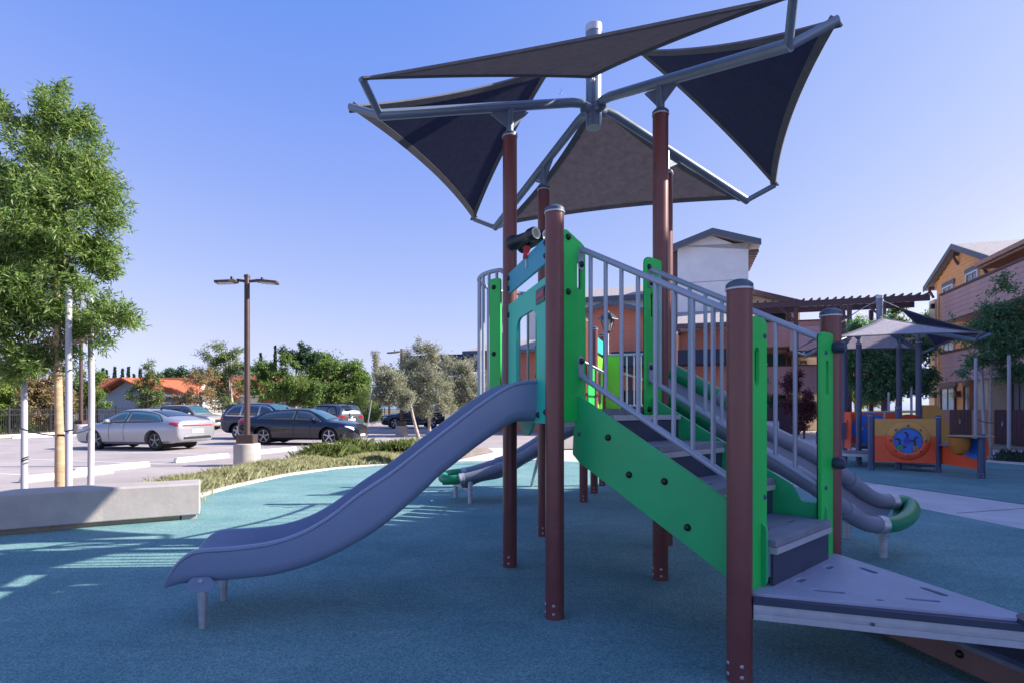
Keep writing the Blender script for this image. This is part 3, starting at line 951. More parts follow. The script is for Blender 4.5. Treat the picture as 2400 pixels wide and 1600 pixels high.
# ---------- red-roofed bungalows beyond the fence
def bungalow(name, label, p, rz, w, dpt, zw, zr, wall, group='red roofed bungalows', windows=()):
    r = thing(name, label, 'house', p, group, rz=rz)
    ORG[r.name] = Vector((0, 0, 0))
    fr = Frame((0, 0, 0), (1, 0, 0), Z, (0, -1, 0))
    parts(r, 'wall', wall, fr, -w / 2, w / 2, 0, zw, -dpt, 0)
    n = 14
    for sg in (1, -1):
        y0 = -(.7) if sg > 0 else -dpt - .0
        g = Geo()
        c = dpt / 2
        pts = [(-.7, zw - .05), (c, zr), (c, zr + .16), (-.7, zw + .12)]
        f2 = Frame((-w / 2 - .6, 0 if sg > 0 else dpt, 0), (0, sg, 0), Z, (1, 0, 0))
        g.prism(f2, pts, w + 1.2)
        ro = g.build('roof', REDR, r, smooth=False)
        # tile courses
        L_ = math.hypot(c + .7, zr - zw + .05)
        g = Geo()
        for i in range(n):
            t = (i + .5) / n
            a_ = -.7 + (c + .7) * t; z_ = zw + .12 + (zr + .04 - zw) * t
            g.fbox(f2, a_ - .02, a_ + .16, z_ + .005, z_ + .05, 0, w + 1.2)
        g.build('tile_course', REDR, ro, smooth=False)
    g = Geo(); g.fbox(fr, -w / 2 - .6, w / 2 + .6, zw - .17, zw + .05, .70, .78); g.build('fascia', WHT, r, smooth=False)
    for sx in (-1, 1):
        x = sx * (w / 2 - .1)
        g = Geo(); g.prism(Frame((x, 0, 0), (0, 1, 0), Z, (1, 0, 0)), [(0, zw), (dpt, zw), (dpt / 2, zr - .02)], .1)
        g.build('gable_wall', wall, r, smooth=False)
    for (a0, a1, z0, z1, k) in windows:
        if k == 'w':
            window(r, fr, a0, a1, z0, z1, .0, GLSB, 1, 'window', WINW, False)
        else:
            parts(r, 'wall_panel', REDW, fr, a0, a1, z0, z1, .0, .12)
    return r
bungalow('bungalow', 'red-roofed white bungalow with a dark red wall panel behind the iron fence', at(305, 958, 52) - Z * HC, -.10, 10.5, 7, 2.55, 4.35, WHT, windows=[(-4.9, -3.2, 0, 2.45, 'r'), (-3.1, -1.1, .9, 2.3, 'w'), (.2, 1.6, .9, 2.2, 'w'), (3.4, 4.1, .2, 2.3, 'r')])
hb = bungalow('bungalow', 'small bungalow wing with a blue-grey gable end right of the larger red roof', at(418, 958, 49) - Z * HC, 1.25, 5.0, 5.5, 2.6, 3.9, M('blue_grey_wall', (.30, .33, .42), .8), windows=[(-1.8, -.8, .8, 2.0, 'w')])
bungalow('bungalow', 'red-roofed bungalow with red door panel hidden among the green trees', at(640, 958, 60) - Z * HC, .05, 13, 8, 2.9, 5.0, WHT, windows=[(-1.2, -.0, 0, 2.6, 'r'), (.2, 1.4, .9, 2.3, 'w'), (-4.6, -3, .9, 2.2, 'w'), (2.9, 3.8, 0, 2.4, 'w')])

# ---------- concrete seat wall
bl = [gp(-160, 1310), gp(0, 1256), gp(240, 1234), gp(469, 1216)]
bl[0] = Vector((-7.1, 5.45, 0)); bl[1] = Vector((-5.65, 6.2, 0)); bl[2] = Vector((-4.86, 6.69, 0)); bl[3] = Vector((-3.97, 7.16, 0))
g = Geo()
def off(p, i, w):
    a = bl[max(i - 1, 0)]; b = bl[min(i + 1, 3)]
    t = (b - a).normalized(); n = Vector((-t.y, t.x, 0))
    return p + n * w
secs = []
for i, p in enumerate(bl):
    bi = off(p, i, .48)
    f_ = lambda w: p + (bi - p) * w
    secs.append([f_(.0) + Z * .065, f_(.0) + Z * .44, f_(.03) + Z * .462, f_(.97) + Z * .462, f_(1) + Z * .44, f_(1) + Z * .065])
# finished end
p = bl[3]; t = (bl[3] - bl[2]).normalized(); bi = off(p, 3, .48)
g.loft(secs)
bench = g.build('seat_wall', CONC2, None, smooth=False, bevel=.012)
tag(bench, 'long pale cast concrete seat wall with a lit square end beside the grass bed', 'seat wall')
based(bench, (-4.9, 7.0, 0)); ORG[bench.name] = Vector((-4.9, 7.0, 0))
g = Geo()
secs = []
for i, p in enumerate(bl):
    bi = off(p, i, .48); f_ = lambda w: p + (bi - p) * w
    if i == 3:
        sh = t * -.22
        f_ = lambda w: p + sh + (bi - p) * w
    secs.append([f_(.14) - Z * .02, f_(.14) + Z * .066, f_(.86) + Z * .066, f_(.86) - Z * .02])
g.loft(secs); o = g.build('plinth', SOIL, bench, smooth=False)
g = Geo(); g.box(bl[3] - t * .12 + Vector((-t.y, t.x, 0)) * .2 + Z * .02, (.16, .3, .08), rz=math.atan2(t.y, t.x)); g.build('plinth_block', CONC2, bench, smooth=False)
# far seat wall seen under the tower
g = Geo(); p0_ = gp(1296, 1053); p1_ = gp(1372, 1051)
g.bar(p0_ + Z * .25, p1_ + Z * .25, .5, .42)
o = g.build('seat_wall', CONC2, None, smooth=False, bevel=.012); tag(o, 'far concrete seat wall glimpsed beneath the tower deck', 'seat wall'); based(o, (p0_ + p1_) / 2)
g = Geo(); g.bar(p0_ + Z * .02, p1_ + Z * .02, .36, .1); pl_ = g.build('plinth', SOIL, o, smooth=False)
pl_.data.transform(Matrix.Translation(-(p0_ + p1_) / 2))

# ---------- wheel stops
stops = [(225, 1107, 301, 1093, 'nearest to the concrete seat wall'), (427, 1081, 520, 1071, 'just left of the tall lamp post'), (617, 1061.5, 681, 1054.5, 'just right of the tall lamp post'), (742, 1048.5, 800, 1042, 'at the front tyre of the black saloon'), (118, 1124, 205, 1110, 'half hidden behind the grey tree stakes')]
for (u0, v0, u1, v1, wh) in stops:
    a = gp(u0, v0); b = gp(u1, v1)
    c = (a + b) / 2
    hd = N2
    g = Geo()
    L_ = .86
    secs = []
    for s_, w_, h_ in ((-L_ - .05, .05, .05), (-L_, .075, .12), (L_, .075, .12), (L_ + .05, .05, .05)):
        cc_ = hd * s_
        sd_2 = Vector((hd.y, -hd.x, 0))
        secs.append([cc_ - sd_2 * w_ * 1.15 - Z * .01, cc_ - sd_2 * w_ * .8 + Z * h_, cc_ + sd_2 * w_ * .8 + Z * h_, cc_ + sd_2 * w_ * 1.15 - Z * .01])
    g.loft(secs)
    o = g.build('wheel_stop', WHITEC, None, smooth=False, bevel=.01)
    o.location = c
    tag(o, 'white concrete wheel stop ' + wh, 'wheel stop', 'wheel stops along the stalls')
for (u, v, wh) in ((76, 1024, 'left one by the iron fence kerb, beside the stakes'), (188, 1019, 'right one by the iron fence kerb, beside the brown pole')):
    c = gp(u, v); o2_ = o.copy(); col.objects.link(o2_); o2_.location = c
    tag(o2_, 'far wheel stop, the ' + wh, 'wheel stop', 'wheel stops along the stalls')

# ---------- lamp posts
LAMPB = M('lamp_bronze', (.075, .045, .042), .45, metal=.2, var=.1, scale=4)
LENS = M('lamp_lens', (.55, .55, .58), .3)
def lamp_post(label, p, h, heads, r=.065, base_h=.55, base_r=.31, rz=0.0, group='parking lot lamp posts'):
    o = thing('lamp_post', label, 'lamp post', p, group, rz=rz)
    ORG[o.name] = Vector((0, 0, 0))
    g = Geo(); g.lathe((0, 0, 0), [(base_r, -.05), (base_r, base_h - .02), (base_r - .02, base_h)], 28); g.build('concrete_base', CONC2, o)
    g = Geo(); g.box((0, 0, base_h + .11), (.40, .40, .22)); g.build('base_cover', LAMPB, o, smooth=False, bevel=.01)
    g = Geo(); g.lathe((0, 0, 0), [(r * 1.12, base_h + .2), (r * 1.0, h - .3), (r * .98, h)], 20); g.build('pole', LAMPB, o)
    g = Geo(); g.lathe((0, 0, h), [(r * 1.15, -.03), (r * 1.15, .02), (.0005, .05)], 16); g.build('pole_cap', LAMPB, o)
    for sg in heads:
        g = Geo(); g.bar((sg * r, 0, h - .13), (sg * .24, 0, h - .11), .06, .06); a = g.build('lamp_arm', LAMPB, o, smooth=False)
        f2 = Frame((sg * .22, 0, h - .13), (sg * .985, 0, -.07), (0, 1, 0))
        g = Geo(); g.prism(f2, round_poly([(0, -.10), (.16, -.16), (.52, -.15), (.52, .15), (.16, .16), (0, .10)], .03, 2), .05, off=-.01)
        hd = g.build('lamp_head', LAMPB, o, smooth=False)
        g = Geo(); g.prism(f2, [(.10, -.12), (.46, -.12), (.46, .12), (.10, .12)], .012, off=(-.024 if f2.n.z > 0 else .042)); g.build('lamp_lens', LENS, hd, smooth=False)
        g = Geo(); g.lathe((sg * .36, 0, h - .06), [(.04, -.03), (.035, .03), (.0005, .04)], 10); g.build('photocell', BLACK, hd)
    return o
lamp_post('tall bronze lamp post with two flat heads on a round concrete base', gp(579, 1089), 4.72, (1, -1), rz=math.radians(8))
lamp_post('bronze lamp post with a single flat head rising behind the olive tree', gp(941, 1021), 4.5, (-1,), r=.07)
lamp_post('thin brown lamp post behind the tree stakes, top lost in leaves', gp(190, 1016), 6.5, (1,), r=.09)
lamp_post('thin far lamp post in front of the dense green tree', gp(767, 993), 4.9, (-1,), r=.06, base_h=.3, base_r=.3)
# lantern on a slim post
LP_ = at(1424, 958, 14.5) - Z * HC
lan = thing('lantern_post', 'black four-sided lantern on a slim pale post seen through the stair balusters', 'lamp post', LP_)
zl_ = HC + (H0 - 782) * 14.5 / F
g = Geo(); g.lathe(LP_, [(.07, 0), (.06, .3), (.036, .4), (.032, zl_)], 12); g.build('pole', STEEL, lan)
g = Geo(); g.lathe(LP_ + Z * zl_, [(.04, 0), (.085, .03), (.09, .05), (.0005, .051)], 6); g.build('lantern_base', BLACK, lan)
g = Geo()
for k in range(6):
    a = math.pi / 3 * k
    d_ = Vector((math.cos(a), math.sin(a), 0))
    g.bar(LP_ + d_ * .085 + Z * (zl_ + .05), LP_ + d_ * .17 + Z * (zl_ + .36), .018, .018)
g.build('lantern_frame', BLACK, lan, smooth=False)
g = Geo(); g.lathe(LP_ + Z * zl_, [(.27, .355), (.265, .37), (.14, .50), (.05, .545), (.03, .58), (.045, .60), (.0005, .64)], 6); g.build('lantern_roof', BLACK, lan, smooth=False)
g = Geo(); g.lathe(LP_ + Z * zl_, [(.075, .06), (.155, .35), (.0005, .351)], 6); g.build('lantern_glass', M('lantern_glass', (.5, .48, .45), .2, translucent=.4), lan, smooth=False)
# leaning sign post
p_ = gp(858, 1016)
sp = thing('sign_post', 'leaning galvanised sign post with a sign seen edge on beside the parking lot', 'sign post', p_)
tp = at(877, 898, p_.y)
g = Geo(); g.tube([p_ - Z * .05, tp], .033, 8); g.build('pole', STEEL, sp)
g = Geo(); dv_ = (tp - p_).normalized(); fr = Frame(p_ + dv_ * 2.05 + Vector((.0, .04, 0)), (.15, .98, 0), dv_)
g.prism(fr, round_poly([(-.22, 0), (.22, 0), (.22, .6), (-.22, .6)], .03, 2), .012, off=-.05); g.build('sign_plate', STEEL, sp)

# ---------- iron fence
IRON = M('black_iron', (.02, .02, .024), .55, var=.2)
fa = Vector((-25.6, 16, 0)); fb = Vector((-24.2, 60, 0))
fen = thing('iron_fence', 'long black iron picket fence along the far kerb of the parking lot', 'fence', fa)
dF = (fb - fa).normalized(); LF = (fb - fa).length
for zz in (1.38, 1.12, .2):
    g = Geo(); g.bar(fa + Z * zz, fb + Z * zz, .04, .035); g.build('fence_rail', IRON, fen, smooth=False)
n_ = int(LF / 2.4)
g = Geo(); g.box((0, 0, .76), (.065, .065, 1.56)); g.box((0, 0, 1.56), (.085, .085, .04)); FPO = g.mesh('fence_post', smooth=False); FPO.materials.append(IRON)
for i in range(n_ + 1):
    inst(FPO, 'fence_post', fen, fa + dF * LF * i / n_)
g = Geo()
for i in range(int(LF / .12)):
    p = fa + dF * (.12 * i + .06)
    g.bar(p + Z * .1, p + Z * 1.5, .02, .02)
g.build('pickets', IRON, fen, smooth=False, kind='stuff')
fa = Vector((-24, 60.2, 0)); fb = Vector((2, 60.2, 0))
fen = thing('iron_fence', 'far black iron fence across the back of the parking lot', 'fence', fa)
for zz in (1.38, 1.12, .2):
    g = Geo(); g.bar(fa + Z * zz, fb + Z * zz, .04, .035); g.build('fence_rail', IRON, fen, smooth=False)
for i in range(11):
    inst(FPO, 'fence_post', fen, fa + (fb - fa) * i / 10)
g = Geo()
for i in range(200):
    p = fa + (fb - fa) * (i + .5) / 200
    g.bar(p + Z * .1, p + Z * 1.5, .02, .02)
g.build('pickets', IRON, fen, smooth=False, kind='stuff')
# ------------------------------------------------------------------ main play structure
BROWN = M('brown_post_paint', (.165, .052, .048), .33, spec=.45, var=.1, scale=3, dirt=.2, dust=.22)
CAPM = M('cap_grey', (.055, .085, .13), .45, var=.1)
STEEL = M('galvanised_steel', (.46, .48, .52), .42, metal=.55, var=.15, scale=18)
FRAMEM = M('sail_frame_paint', (.16, .20, .26), .36, metal=.25, var=.08, scale=4)
RAILM = M('rail_paint', (.34, .38, .45), .38, metal=.15, var=.06, scale=5)
GREEN = M('green_panel', (.012, .55, .085), .42, var=.08, scale=2.5, dirt=.15, dust=.14)
GREEN2 = M('dark_green_panel', (.012, .43, .14), .45, var=.08, scale=2.5, dirt=.15, dust=.16)
TEAL = M('teal_panel', (.008, .32, .42), .45, spec=.3, var=.06, scale=2.5, dirt=.06)
AQUA = M('aqua_panel', (.03, .56, .38), .45, spec=.3, var=.06, scale=2.5, dirt=.08)
LIME = M('lime_panel', (.16, .52, .04), .42, var=.06, scale=2.5)
BLACK = M('black_plastic', (.012, .014, .018), .4, var=.2, scale=20)
SLIDEM = M('grey_blue_plastic', (.205, .265, .40), .36, dust=.22, dirt=.15, var=.06, scale=1.8, bump=.05, bscale=180)
SLIDEM2 = M('grey_moulded_plastic', (.20, .215, .28), .40, dust=.2, var=.08, scale=2, bump=.05, bscale=150)
SGREEN = M('green_moulded_plastic', (.007, .22, .09), .35, var=.1, scale=2)
TREADM = M('tread_grey', (.20, .215, .27), .6, dust=.3, dirt=.3, var=.15, scale=9, bump=.5, bscale=160)
RISER = M('riser_navy', (.035, .045, .085), .5, var=.1, scale=5)
ALU = M('aluminium', (.50, .50, .54), .38, metal=.35, var=.08, scale=12)
REDM = M('red_rope', (.45, .03, .025), .6, var=.2, scale=30)

def fabric(name, rgb, trans):
    m = M(name, rgb, .9, var=.12, scale=14, bump=.4, bscale=240, translucent=trans, spec=.15, detail=8)
    return m
SAIL = fabric('taupe_sail_fabric', (.27, .24, .26), .5)
SAILN = fabric('navy_sail_fabric', (.050, .055, .115), .12)
SAILHEM = fabric('sail_hem_fabric', (.16, .15, .16), .08)

P1 = gp(1733, 1595); P2 = gp(1300, 1447); P3 = gp(1195, 1327); P4 = gp(1548, 1357)
P5 = gp(1947, 1453); P6 = gp(1274, 1255); P7 = gp(1562, 1276)
R1 = Vector((1.08, 8.5, 0)); R2p = Vector((1.37, 9.4, 0)); R3 = Vector((1.65, 10.3, 0)); R4 = R1 + E2 * 1.26; R5 = R3 + E2 * 1.26

play = thing('play_structure', 'big green and brown climbing tower with grey slide, stairs and dark shade sails', 'climbing frame', (.785, 5.43, 0))

g = Geo(); g.lathe((0, 0, 0), [(0.0005, .021), (.010, .020), (.018, .013), (.022, .004), (.023, 0)], 10)
BOLT = g.mesh('bolt'); BOLT.materials.append(BLACK)
g = Geo(); g.lathe((0, 0, 0), [(0.0005, .006), (.007, .005), (.011, 0)], 8)
STUD = g.mesh('base_bolt'); STUD.materials.append(STEEL)
g = Geo(); g.lathe((0, 0, 0), [(0.0005, .010), (.010, .009), (.016, 0)], 8)
RIVET = g.mesh('rivet'); RIVET.materials.append(CAPM)

POSTMESH = {}
def post(parent, p, h, r=.0635, cap=True, mat=None, studs=True, capm=None):
    mat = mat or BROWN
    key = (round(h, 3), r, mat.name)
    if key not in POSTMESH:
        g = Geo(); g.lathe((0, 0, 0), [(r, -.05), (r, h * .25), (r, h * .6), (r, h)], 24)
        POSTMESH[key] = g.mesh('post'); POSTMESH[key].materials.append(mat)
        g = Geo(); g.lathe((0, 0, h), [(r + .004, -.012), (r + .004, .008), (r * .85, .022), (r * .45, .033), (.0005, .037)], 24)
        POSTMESH[key, 'c'] = g.mesh('cap'); POSTMESH[key, 'c'].materials.append(capm or CAPM)
        g = Geo(); g.lathe((0, 0, h), [(r + .005, -.022), (r + .006, -.02), (r + .006, -.013), (r + .005, -.012)], 24)
        POSTMESH[key, 'r'] = g.mesh('cap_ring'); POSTMESH[key, 'r'].materials.append(ALU)
    o = inst(POSTMESH[key], 'post', parent, p)
    def sub(me, nm):
        c = bpy.data.objects.new(nm, me); link(c, o)
        return c
    if cap:
        sub(POSTMESH[key, 'c'], 'cap'); sub(POSTMESH[key, 'r'], 'cap_ring')
    if studs:
        for ang in (-1.75, .2, -3.0):
            for zz in (.045, .10):
                c = sub(STUD, 'base_bolt')
                d = Vector((math.cos(ang), math.sin(ang), 0))
                x = Z.cross(d).normalized()
                R = Matrix((x, d.cross(x), d)).transposed().to_4x4()
                c.matrix_local = Matrix.Translation(d * (r - .001) + Z * zz) @ R
    return o

for p, h in ((P1, 2.03), (P2, 2.73), (P3, 3.83), (P4, 3.83), (P5, 2.03), (P6, 3.83), (P7, 3.83), (R1, 2.74), (R2p, 2.74), (R3, 2.74), (R4, 2.74), (R5, 2.74)):
    post(play, p, h)

# --- shade canopy on four tall posts
def canopy(root, C, ends, base, hub_h=1.23, mats=None):
    """four arms over four posts (ends = post positions in ring order), four triangular sails"""
    fm = FRAMEM
    C = Vector((C.x, C.y, 0))
    g = Geo()
    g.lathe(C, [(.075, base + .27), (.075, base + .8), (.075, base + hub_h)], 20)
    hub = g.build('sail_hub', fm, root)
    g = Geo(); g.lathe(C + Z * (base + hub_h), [(.079, -.05), (.079, .02), (.06, .035), (.0005, .04)], 20)
    g.build('hub_cap', ALU, hub)
    dirs = []
    E_ = []
    for p in ends:
        p = Vector((p.x, p.y, 0))
        a = (p - C).normalized()
        L = (p - C).length
        dirs.append(a)
        z0 = base + .47; zp = base + .235; ze = base - .10
        s = Vector((-a.y, a.x, 0))
        e = C + a * (L * 2.28) + Z * ze
        E_.append(e)
        g = Geo()
        pts = [C + a * .06 + Z * (z0 - .03), C + a * .14 + Z * z0, C + a * .25 + Z * (z0 - .02), p + Z * (zp + .02), e + a * .02]
        g.tube(pts, .042, 12)
        arm = g.build('sail_arm', fm, root)
        g = Geo(); g.lathe(C + a * .07 + Z * (z0 - .03), [(.055, -.02), (.055, .05)], 12, axis=a)
        g.build('arm_socket', fm, arm)
        # stub post and gusset plate
        g = Geo(); g.lathe(p, [(.033, base), (.033, zp)], 12)
        g.build('sail_stub', fm, root)
        fr = Frame(p + Z * base, a, Z)
        sl = (ze - z0) / (L * 2.28)
        g = Geo()
        for q in (1, -1):
            g.prism(fr, [(q * .03, .10), (q * .17, .235 - .03 + sl * q * .17), (q * .03, .235 - .02)][::q], .008, off=-.004)
            g.prism(fr, [(q * .03, .06), (q * .03, .10), (q * .17, .20 + sl * q * .17), (q * .19, .195 + sl * q * .19)][::-q], .008, off=-.004)
        g.build('gusset_plate', fm, root)
    n = len(dirs)
    tips = []
    for i in range(n):
        a = dirs[i]
        row = []
        for sgn in (1, -1):
            s = Vector((-a.y, a.x, 0)) * sgn
            tip = E_[i] + a * .19 + s * .22 + Z * .13
            g = Geo(); g.tube([E_[i], tip], .030, 10)
            g.build('sail_branch', fm, root)
            row.append(tip)
        tips.append(row)
    for i in range(n):
        j = (i + 1) % n
        A = tips[i][0]; B = tips[j][1]
        m = (dirs[i] + dirs[j]).normalized()
        high = i % 2 == 1
        Hp = C + m * (.42 if high else .17) + Z * (base + (.93 if high else .66))
        yield (A, B, Hp, C + m * .07 + Z * (base + (1.12 if high else .69)), high)

def sail(root, A, B, Hp, hook, high=False, res=22, low=None):
    cen = (A + B + Hp) / 3
    def ctrl(p, q, k):
        m = (p + q) / 2
        return m + (cen - m) * k
    ab = ctrl(A, B, .30); bc = ctrl(B, Hp, .22); ca = ctrl(Hp, A, .22)
    def S(u, v):
        w = 1 - u - v
        return A * u * u + B * v * v + Hp * w * w + 2 * (ab * u * v + bc * v * w + ca * u * w)
    g = Geo()
    idx = {}
    for i in range(res + 1):
        for j in range(res + 1 - i):
            idx[i, j] = g.v(S(i / res, j / res))
    for i in range(res):
        for j in range(res - i):
            g.face([idx[i, j], idx[i + 1, j], idx[i, j + 1]])
            if i + j < res - 1:
                g.face([idx[i + 1, j], idx[i + 1, j + 1], idx[i, j + 1]])
    o = g.build('shade_sail', SAILN if high else (low or SAIL), root, angle=80)
    sd = o.modifiers.new('Solidify', 'SOLIDIFY'); sd.thickness = .004; sd.offset = 0
    def strip(f, inward):
        g = Geo()
        secs = []
        for k in range(25):
            t = k / 24
            p = f(t); q = f(t) + (cen - f(t)).normalized() * 0
            d = (f(min(t + .01, 1)) - f(max(t - .01, 0))).normalized()
            inn = (inward(t) - p)
            inn = (inn - d * inn.dot(d)).normalized()
            nn = d.cross(inn).normalized()
            wd = .055
            secs.append([p - inn * .008 + nn * .009, p + inn * wd + nn * .007, p + inn * wd - nn * .007, p - inn * .008 - nn * .009])
        g.loft(secs)
        g.build('sail_hem', SAILHEM, o)
    strip(lambda t: S(1 - t, t), lambda t: S((1 - t) * .8 + .03, t * .8 + .03))
    strip(lambda t: S(0, 1 - t), lambda t: S(.1, (1 - t) * .85 + .02))
    strip(lambda t: S(1 - t, 0), lambda t: S((1 - t) * .85 + .02, .1))
    g = Geo()
    g.tube([Hp, hook], .008, 6)
    g.lathe(hook, [(.02, -.02), (.026, 0), (.02, .02)], 10, axis=(hook - Hp))
    g.build('sail_hook', STEEL, o)

CEN = (P3 + P4 + P6 + P7) / 4
for args in canopy(play, CEN, [P3, P4, P7, P6], 3.83):
    sail(play, *args)

# --- decks
dd = (P2 - P3).normalized()                     # along the slide panel, from P3 to P2
LP = (P2 - P3).length
out = Vector((dd.y, -dd.x, 0))                  # slide direction
pst = (P4 - P2).normalized()                    # across the stair
q = ((P1 - P2) + (P5 - P4)).normalized()        # down the stair
q = Vector((q.x, q.y, 0)).normalized()
FL = Frame((0, 0, 0), (1, 0, 0), (0, 1, 0))
g = Geo(); g.prism(FL, [tuple(p[:2]) for p in (P2, P4, P3)], .05, off=1.35)
g.build('deck', TREADM, play)
g = Geo(); g.prism(FL, [tuple(p[:2]) for p in (P3, P4, P7, P6)], .05, off=1.352)
g.build('deck', TREADM, play)
g = Geo(); g.prism(FL, [tuple(p[:2]) for p in (R1, R4, R5, R3)], .05, off=1.352)
g.build('deck', TREADM, play)
for a, b in ((P2, P4), (P4, P7), (P6, P7), (P3, P6), (R1, R3), (R1, R4), (R4, R5)):
    g = Geo(); g.bar(a + Z * 1.315, b + Z * 1.315, .05, .065); g.build('deck_beam', ALU, play)

def bolts(panel, pts, n, mesh=None, name='bolt'):
    for p in pts:
        inst(mesh or BOLT, name, panel, p, n)

# --- slide panel (between the left posts)
FP = Frame(P3 + out * .005, dd, Z, out)
outer = [(.05, 1.30), (.40, 1.30)] + circle(.63, 1.44, .245, .245, 14, math.pi * 1.19, math.pi * 1.81) + [(.87, 1.30), (1.20, 1.30), (1.20, 2.31), (.05, 2.31)]
hole = round_poly([(.33, 1.46, 0), (.93, 1.46, 0), (.93, 2.14, .15), (.33, 2.14, .15)], .1, 6)
g = Geo(); g.prism(FP, round_poly([(x, y) for x, y in outer], .02, 1), .022, [hole])
pan = g.build('slide_panel', AQUA, play, bevel=.003)
bolts(pan, [FP(.075, z, .022) for z in (2.22, 1.40)] + [FP(1.16, z, .022) for z in (2.22, 1.38)] + [FP(.98, 1.36, .022), FP(.28, 1.36, .022)], out)
g = Geo(); g.prism(FP, [(.05, 2.405), (1.20, 2.405), (1.20, 2.585), (.05, 2.585)], .022)
pan2 = g.build('top_panel', TEAL, play, bevel=.003)
bolts(pan2, [FP(.075, z, .022) for z in (2.54, 2.45)] + [FP(1.16, z, .022) for z in (2.54, 2.45)], out)
g = Geo(); g.prism(FP, round_poly([(.93, 2.15), (1.15, 2.15), (1.15, 2.255), (.93, 2.255)], .015, 2), .006, off=.0235)
pl = g.build('name_plate', BLACK, pan)
g = Geo(); g.prism(FP, [(.95, 2.185), (1.13, 2.185), (1.13, 2.222), (.95, 2.222)], .002, off=.0305)
g.build('plate_print', M('plate_red', (.45, .02, .05), .5), pan)

# binocular toy on the top panel
TB = FP(.66, 2.71, .0)
g = Geo()
g.tube([FP(.66, 2.56, .03), FP(.66, 2.655, .02)], .024, 12)
tel = g.build('toy_binocular_stem', M('red_plastic', (.50, .01, .03), .35), play)
g = Geo()
vd = (-out * .9 + Vector((.9, -.5, 0))).normalized()
vd = Vector((.62, -.78, .05)).normalized()
sd_ = vd.cross(Z).normalized()
for k in (-1, 1):
    b0 = TB + sd_ * .052 * k
    g.lathe(b0 - vd * .16, [(.020, 0), (.058, .002), (.060, .05), (.046, .075), (.040, .20), (.052, .23), (.053, .285), (.046, .30), (.030, .30), (.028, .27), (.0005, .268)], 14, axis=vd)
g.lathe(TB - vd * .06, [(.02, -.05), (.035, -.03), (.035, .03), (.02, .05)], 12, axis=Z)
bino = g.build('toy_binoculars', BLACK, play, angle=50)
for k in (-1, 1):
    g = Geo(); b0 = TB + sd_ * .052 * k + vd * .1415
    g.lathe(b0, [(.029, -.004), (.044, -.004), (.044, .0), (.029, .0), (.029, -.004)], 18, axis=vd)
    g.build('eyepiece_ring', M('cream_plastic', (.62, .58, .45), .4), bino)
g = Geo(); g.prism(FP, slot(.66, 2.535, .09, .028, math.pi / 2), .008, off=.022)
g.build('stem_bracket', ALU, tel)

# --- panels framing the stair top and foot, with hand slots
def gate_panel(p0, axis, b0, b1, z0, z1, slot_c, slot_l, bolt_pts, nrm, off=0.0, chamfer=None, name='stair_gate_panel'):
    fr = Frame(p0, axis, Z, nrm)
    pts = [(b0, z0, .02), (b1, z0, .02), (b1, z1, .05), (b0, z1, .05)]
    if chamfer:
        pts = [(b0, z0, .01), (b1, z0, .02), (b1, z1 - chamfer, .06), (b0, z1, .03)]
    g = Geo()
    g.prism(fr, round_poly(pts, .02, 4), .022, [slot(slot_c[0], slot_c[1], slot_l, .052, math.pi / 2)], off=off)
    o = g.build(name, GREEN, play, bevel=.003)
    g = Geo()
    g.prism(fr, round_poly([(b0 + .004, z0 + .004, .02), (b1 - .004, z0 + .004, .02), (b1 - .004, z1 - (chamfer or 0) - .004, .05), (b0 + .004, z1 - .004, .05)], .02, 4), .008, [slot(slot_c[0], slot_c[1], slot_l - .006, .046, math.pi / 2)], off=off - .009)
    g.build('panel_backing', BLACK, o)
    bolts(o, [fr(b, z, off + .022) for b, z in bolt_pts], nrm)
    return o, fr
DOWN = q
gate_panel(P2, pst, .045, .265, 1.32, 2.62, (.205, 2.32), .2, [(.085, 2.56), (.085, 2.19), (.215, 1.40)], DOWN, off=.02, chamfer=.09)
LQ = (P4 - P2).length
gate_panel(P4, -pst, .03, .265, 1.30, 2.60, (.18, 2.22), .2, [(.23, 2.52), (.23, 1.40), (.08, 2.18)], DOWN, off=.02)
L15 = (P5 - P1).length
p15 = (P5 - P1).normalized()
nq = Vector((p15.y, -p15.x, 0))
o, fr15 = gate_panel(P1, p15, .045, .245, .455, 1.885, (.13, 1.625), .2, [], nq, off=.01)
bolts(o, [fr15(.215, z, .032) for z in (1.79, .93)], nq, RIVET, 'rivet')
o2, fr51 = gate_panel(P5, -p15, .035, .245, .46, 1.89, (.15, 1.60), .22, [], nq, off=.01)
bolts(o2, [fr51(.18, z, .032) for z in (1.76, .90)], nq, RIVET, 'rivet')
# clamps holding the foot panels to their posts
g = Geo()
g.lathe((0, 0, 0), [(.0005, .075), (.03, .074), (.037, .06), (.037, -.02), (.03, -.03)], 14)
CLAMP = g.mesh('panel_clamp'); CLAMP.materials.append(M('clamp_navy', (.035, .045, .085), .4))
for z in (1.80, 1.05):
    inst(CLAMP, 'panel_clamp', o2, fr51(.045, z, .03), nq)
    inst(CLAMP, 'panel_clamp', o, fr15(.075, z, -.02), -nq + p15 * .3)

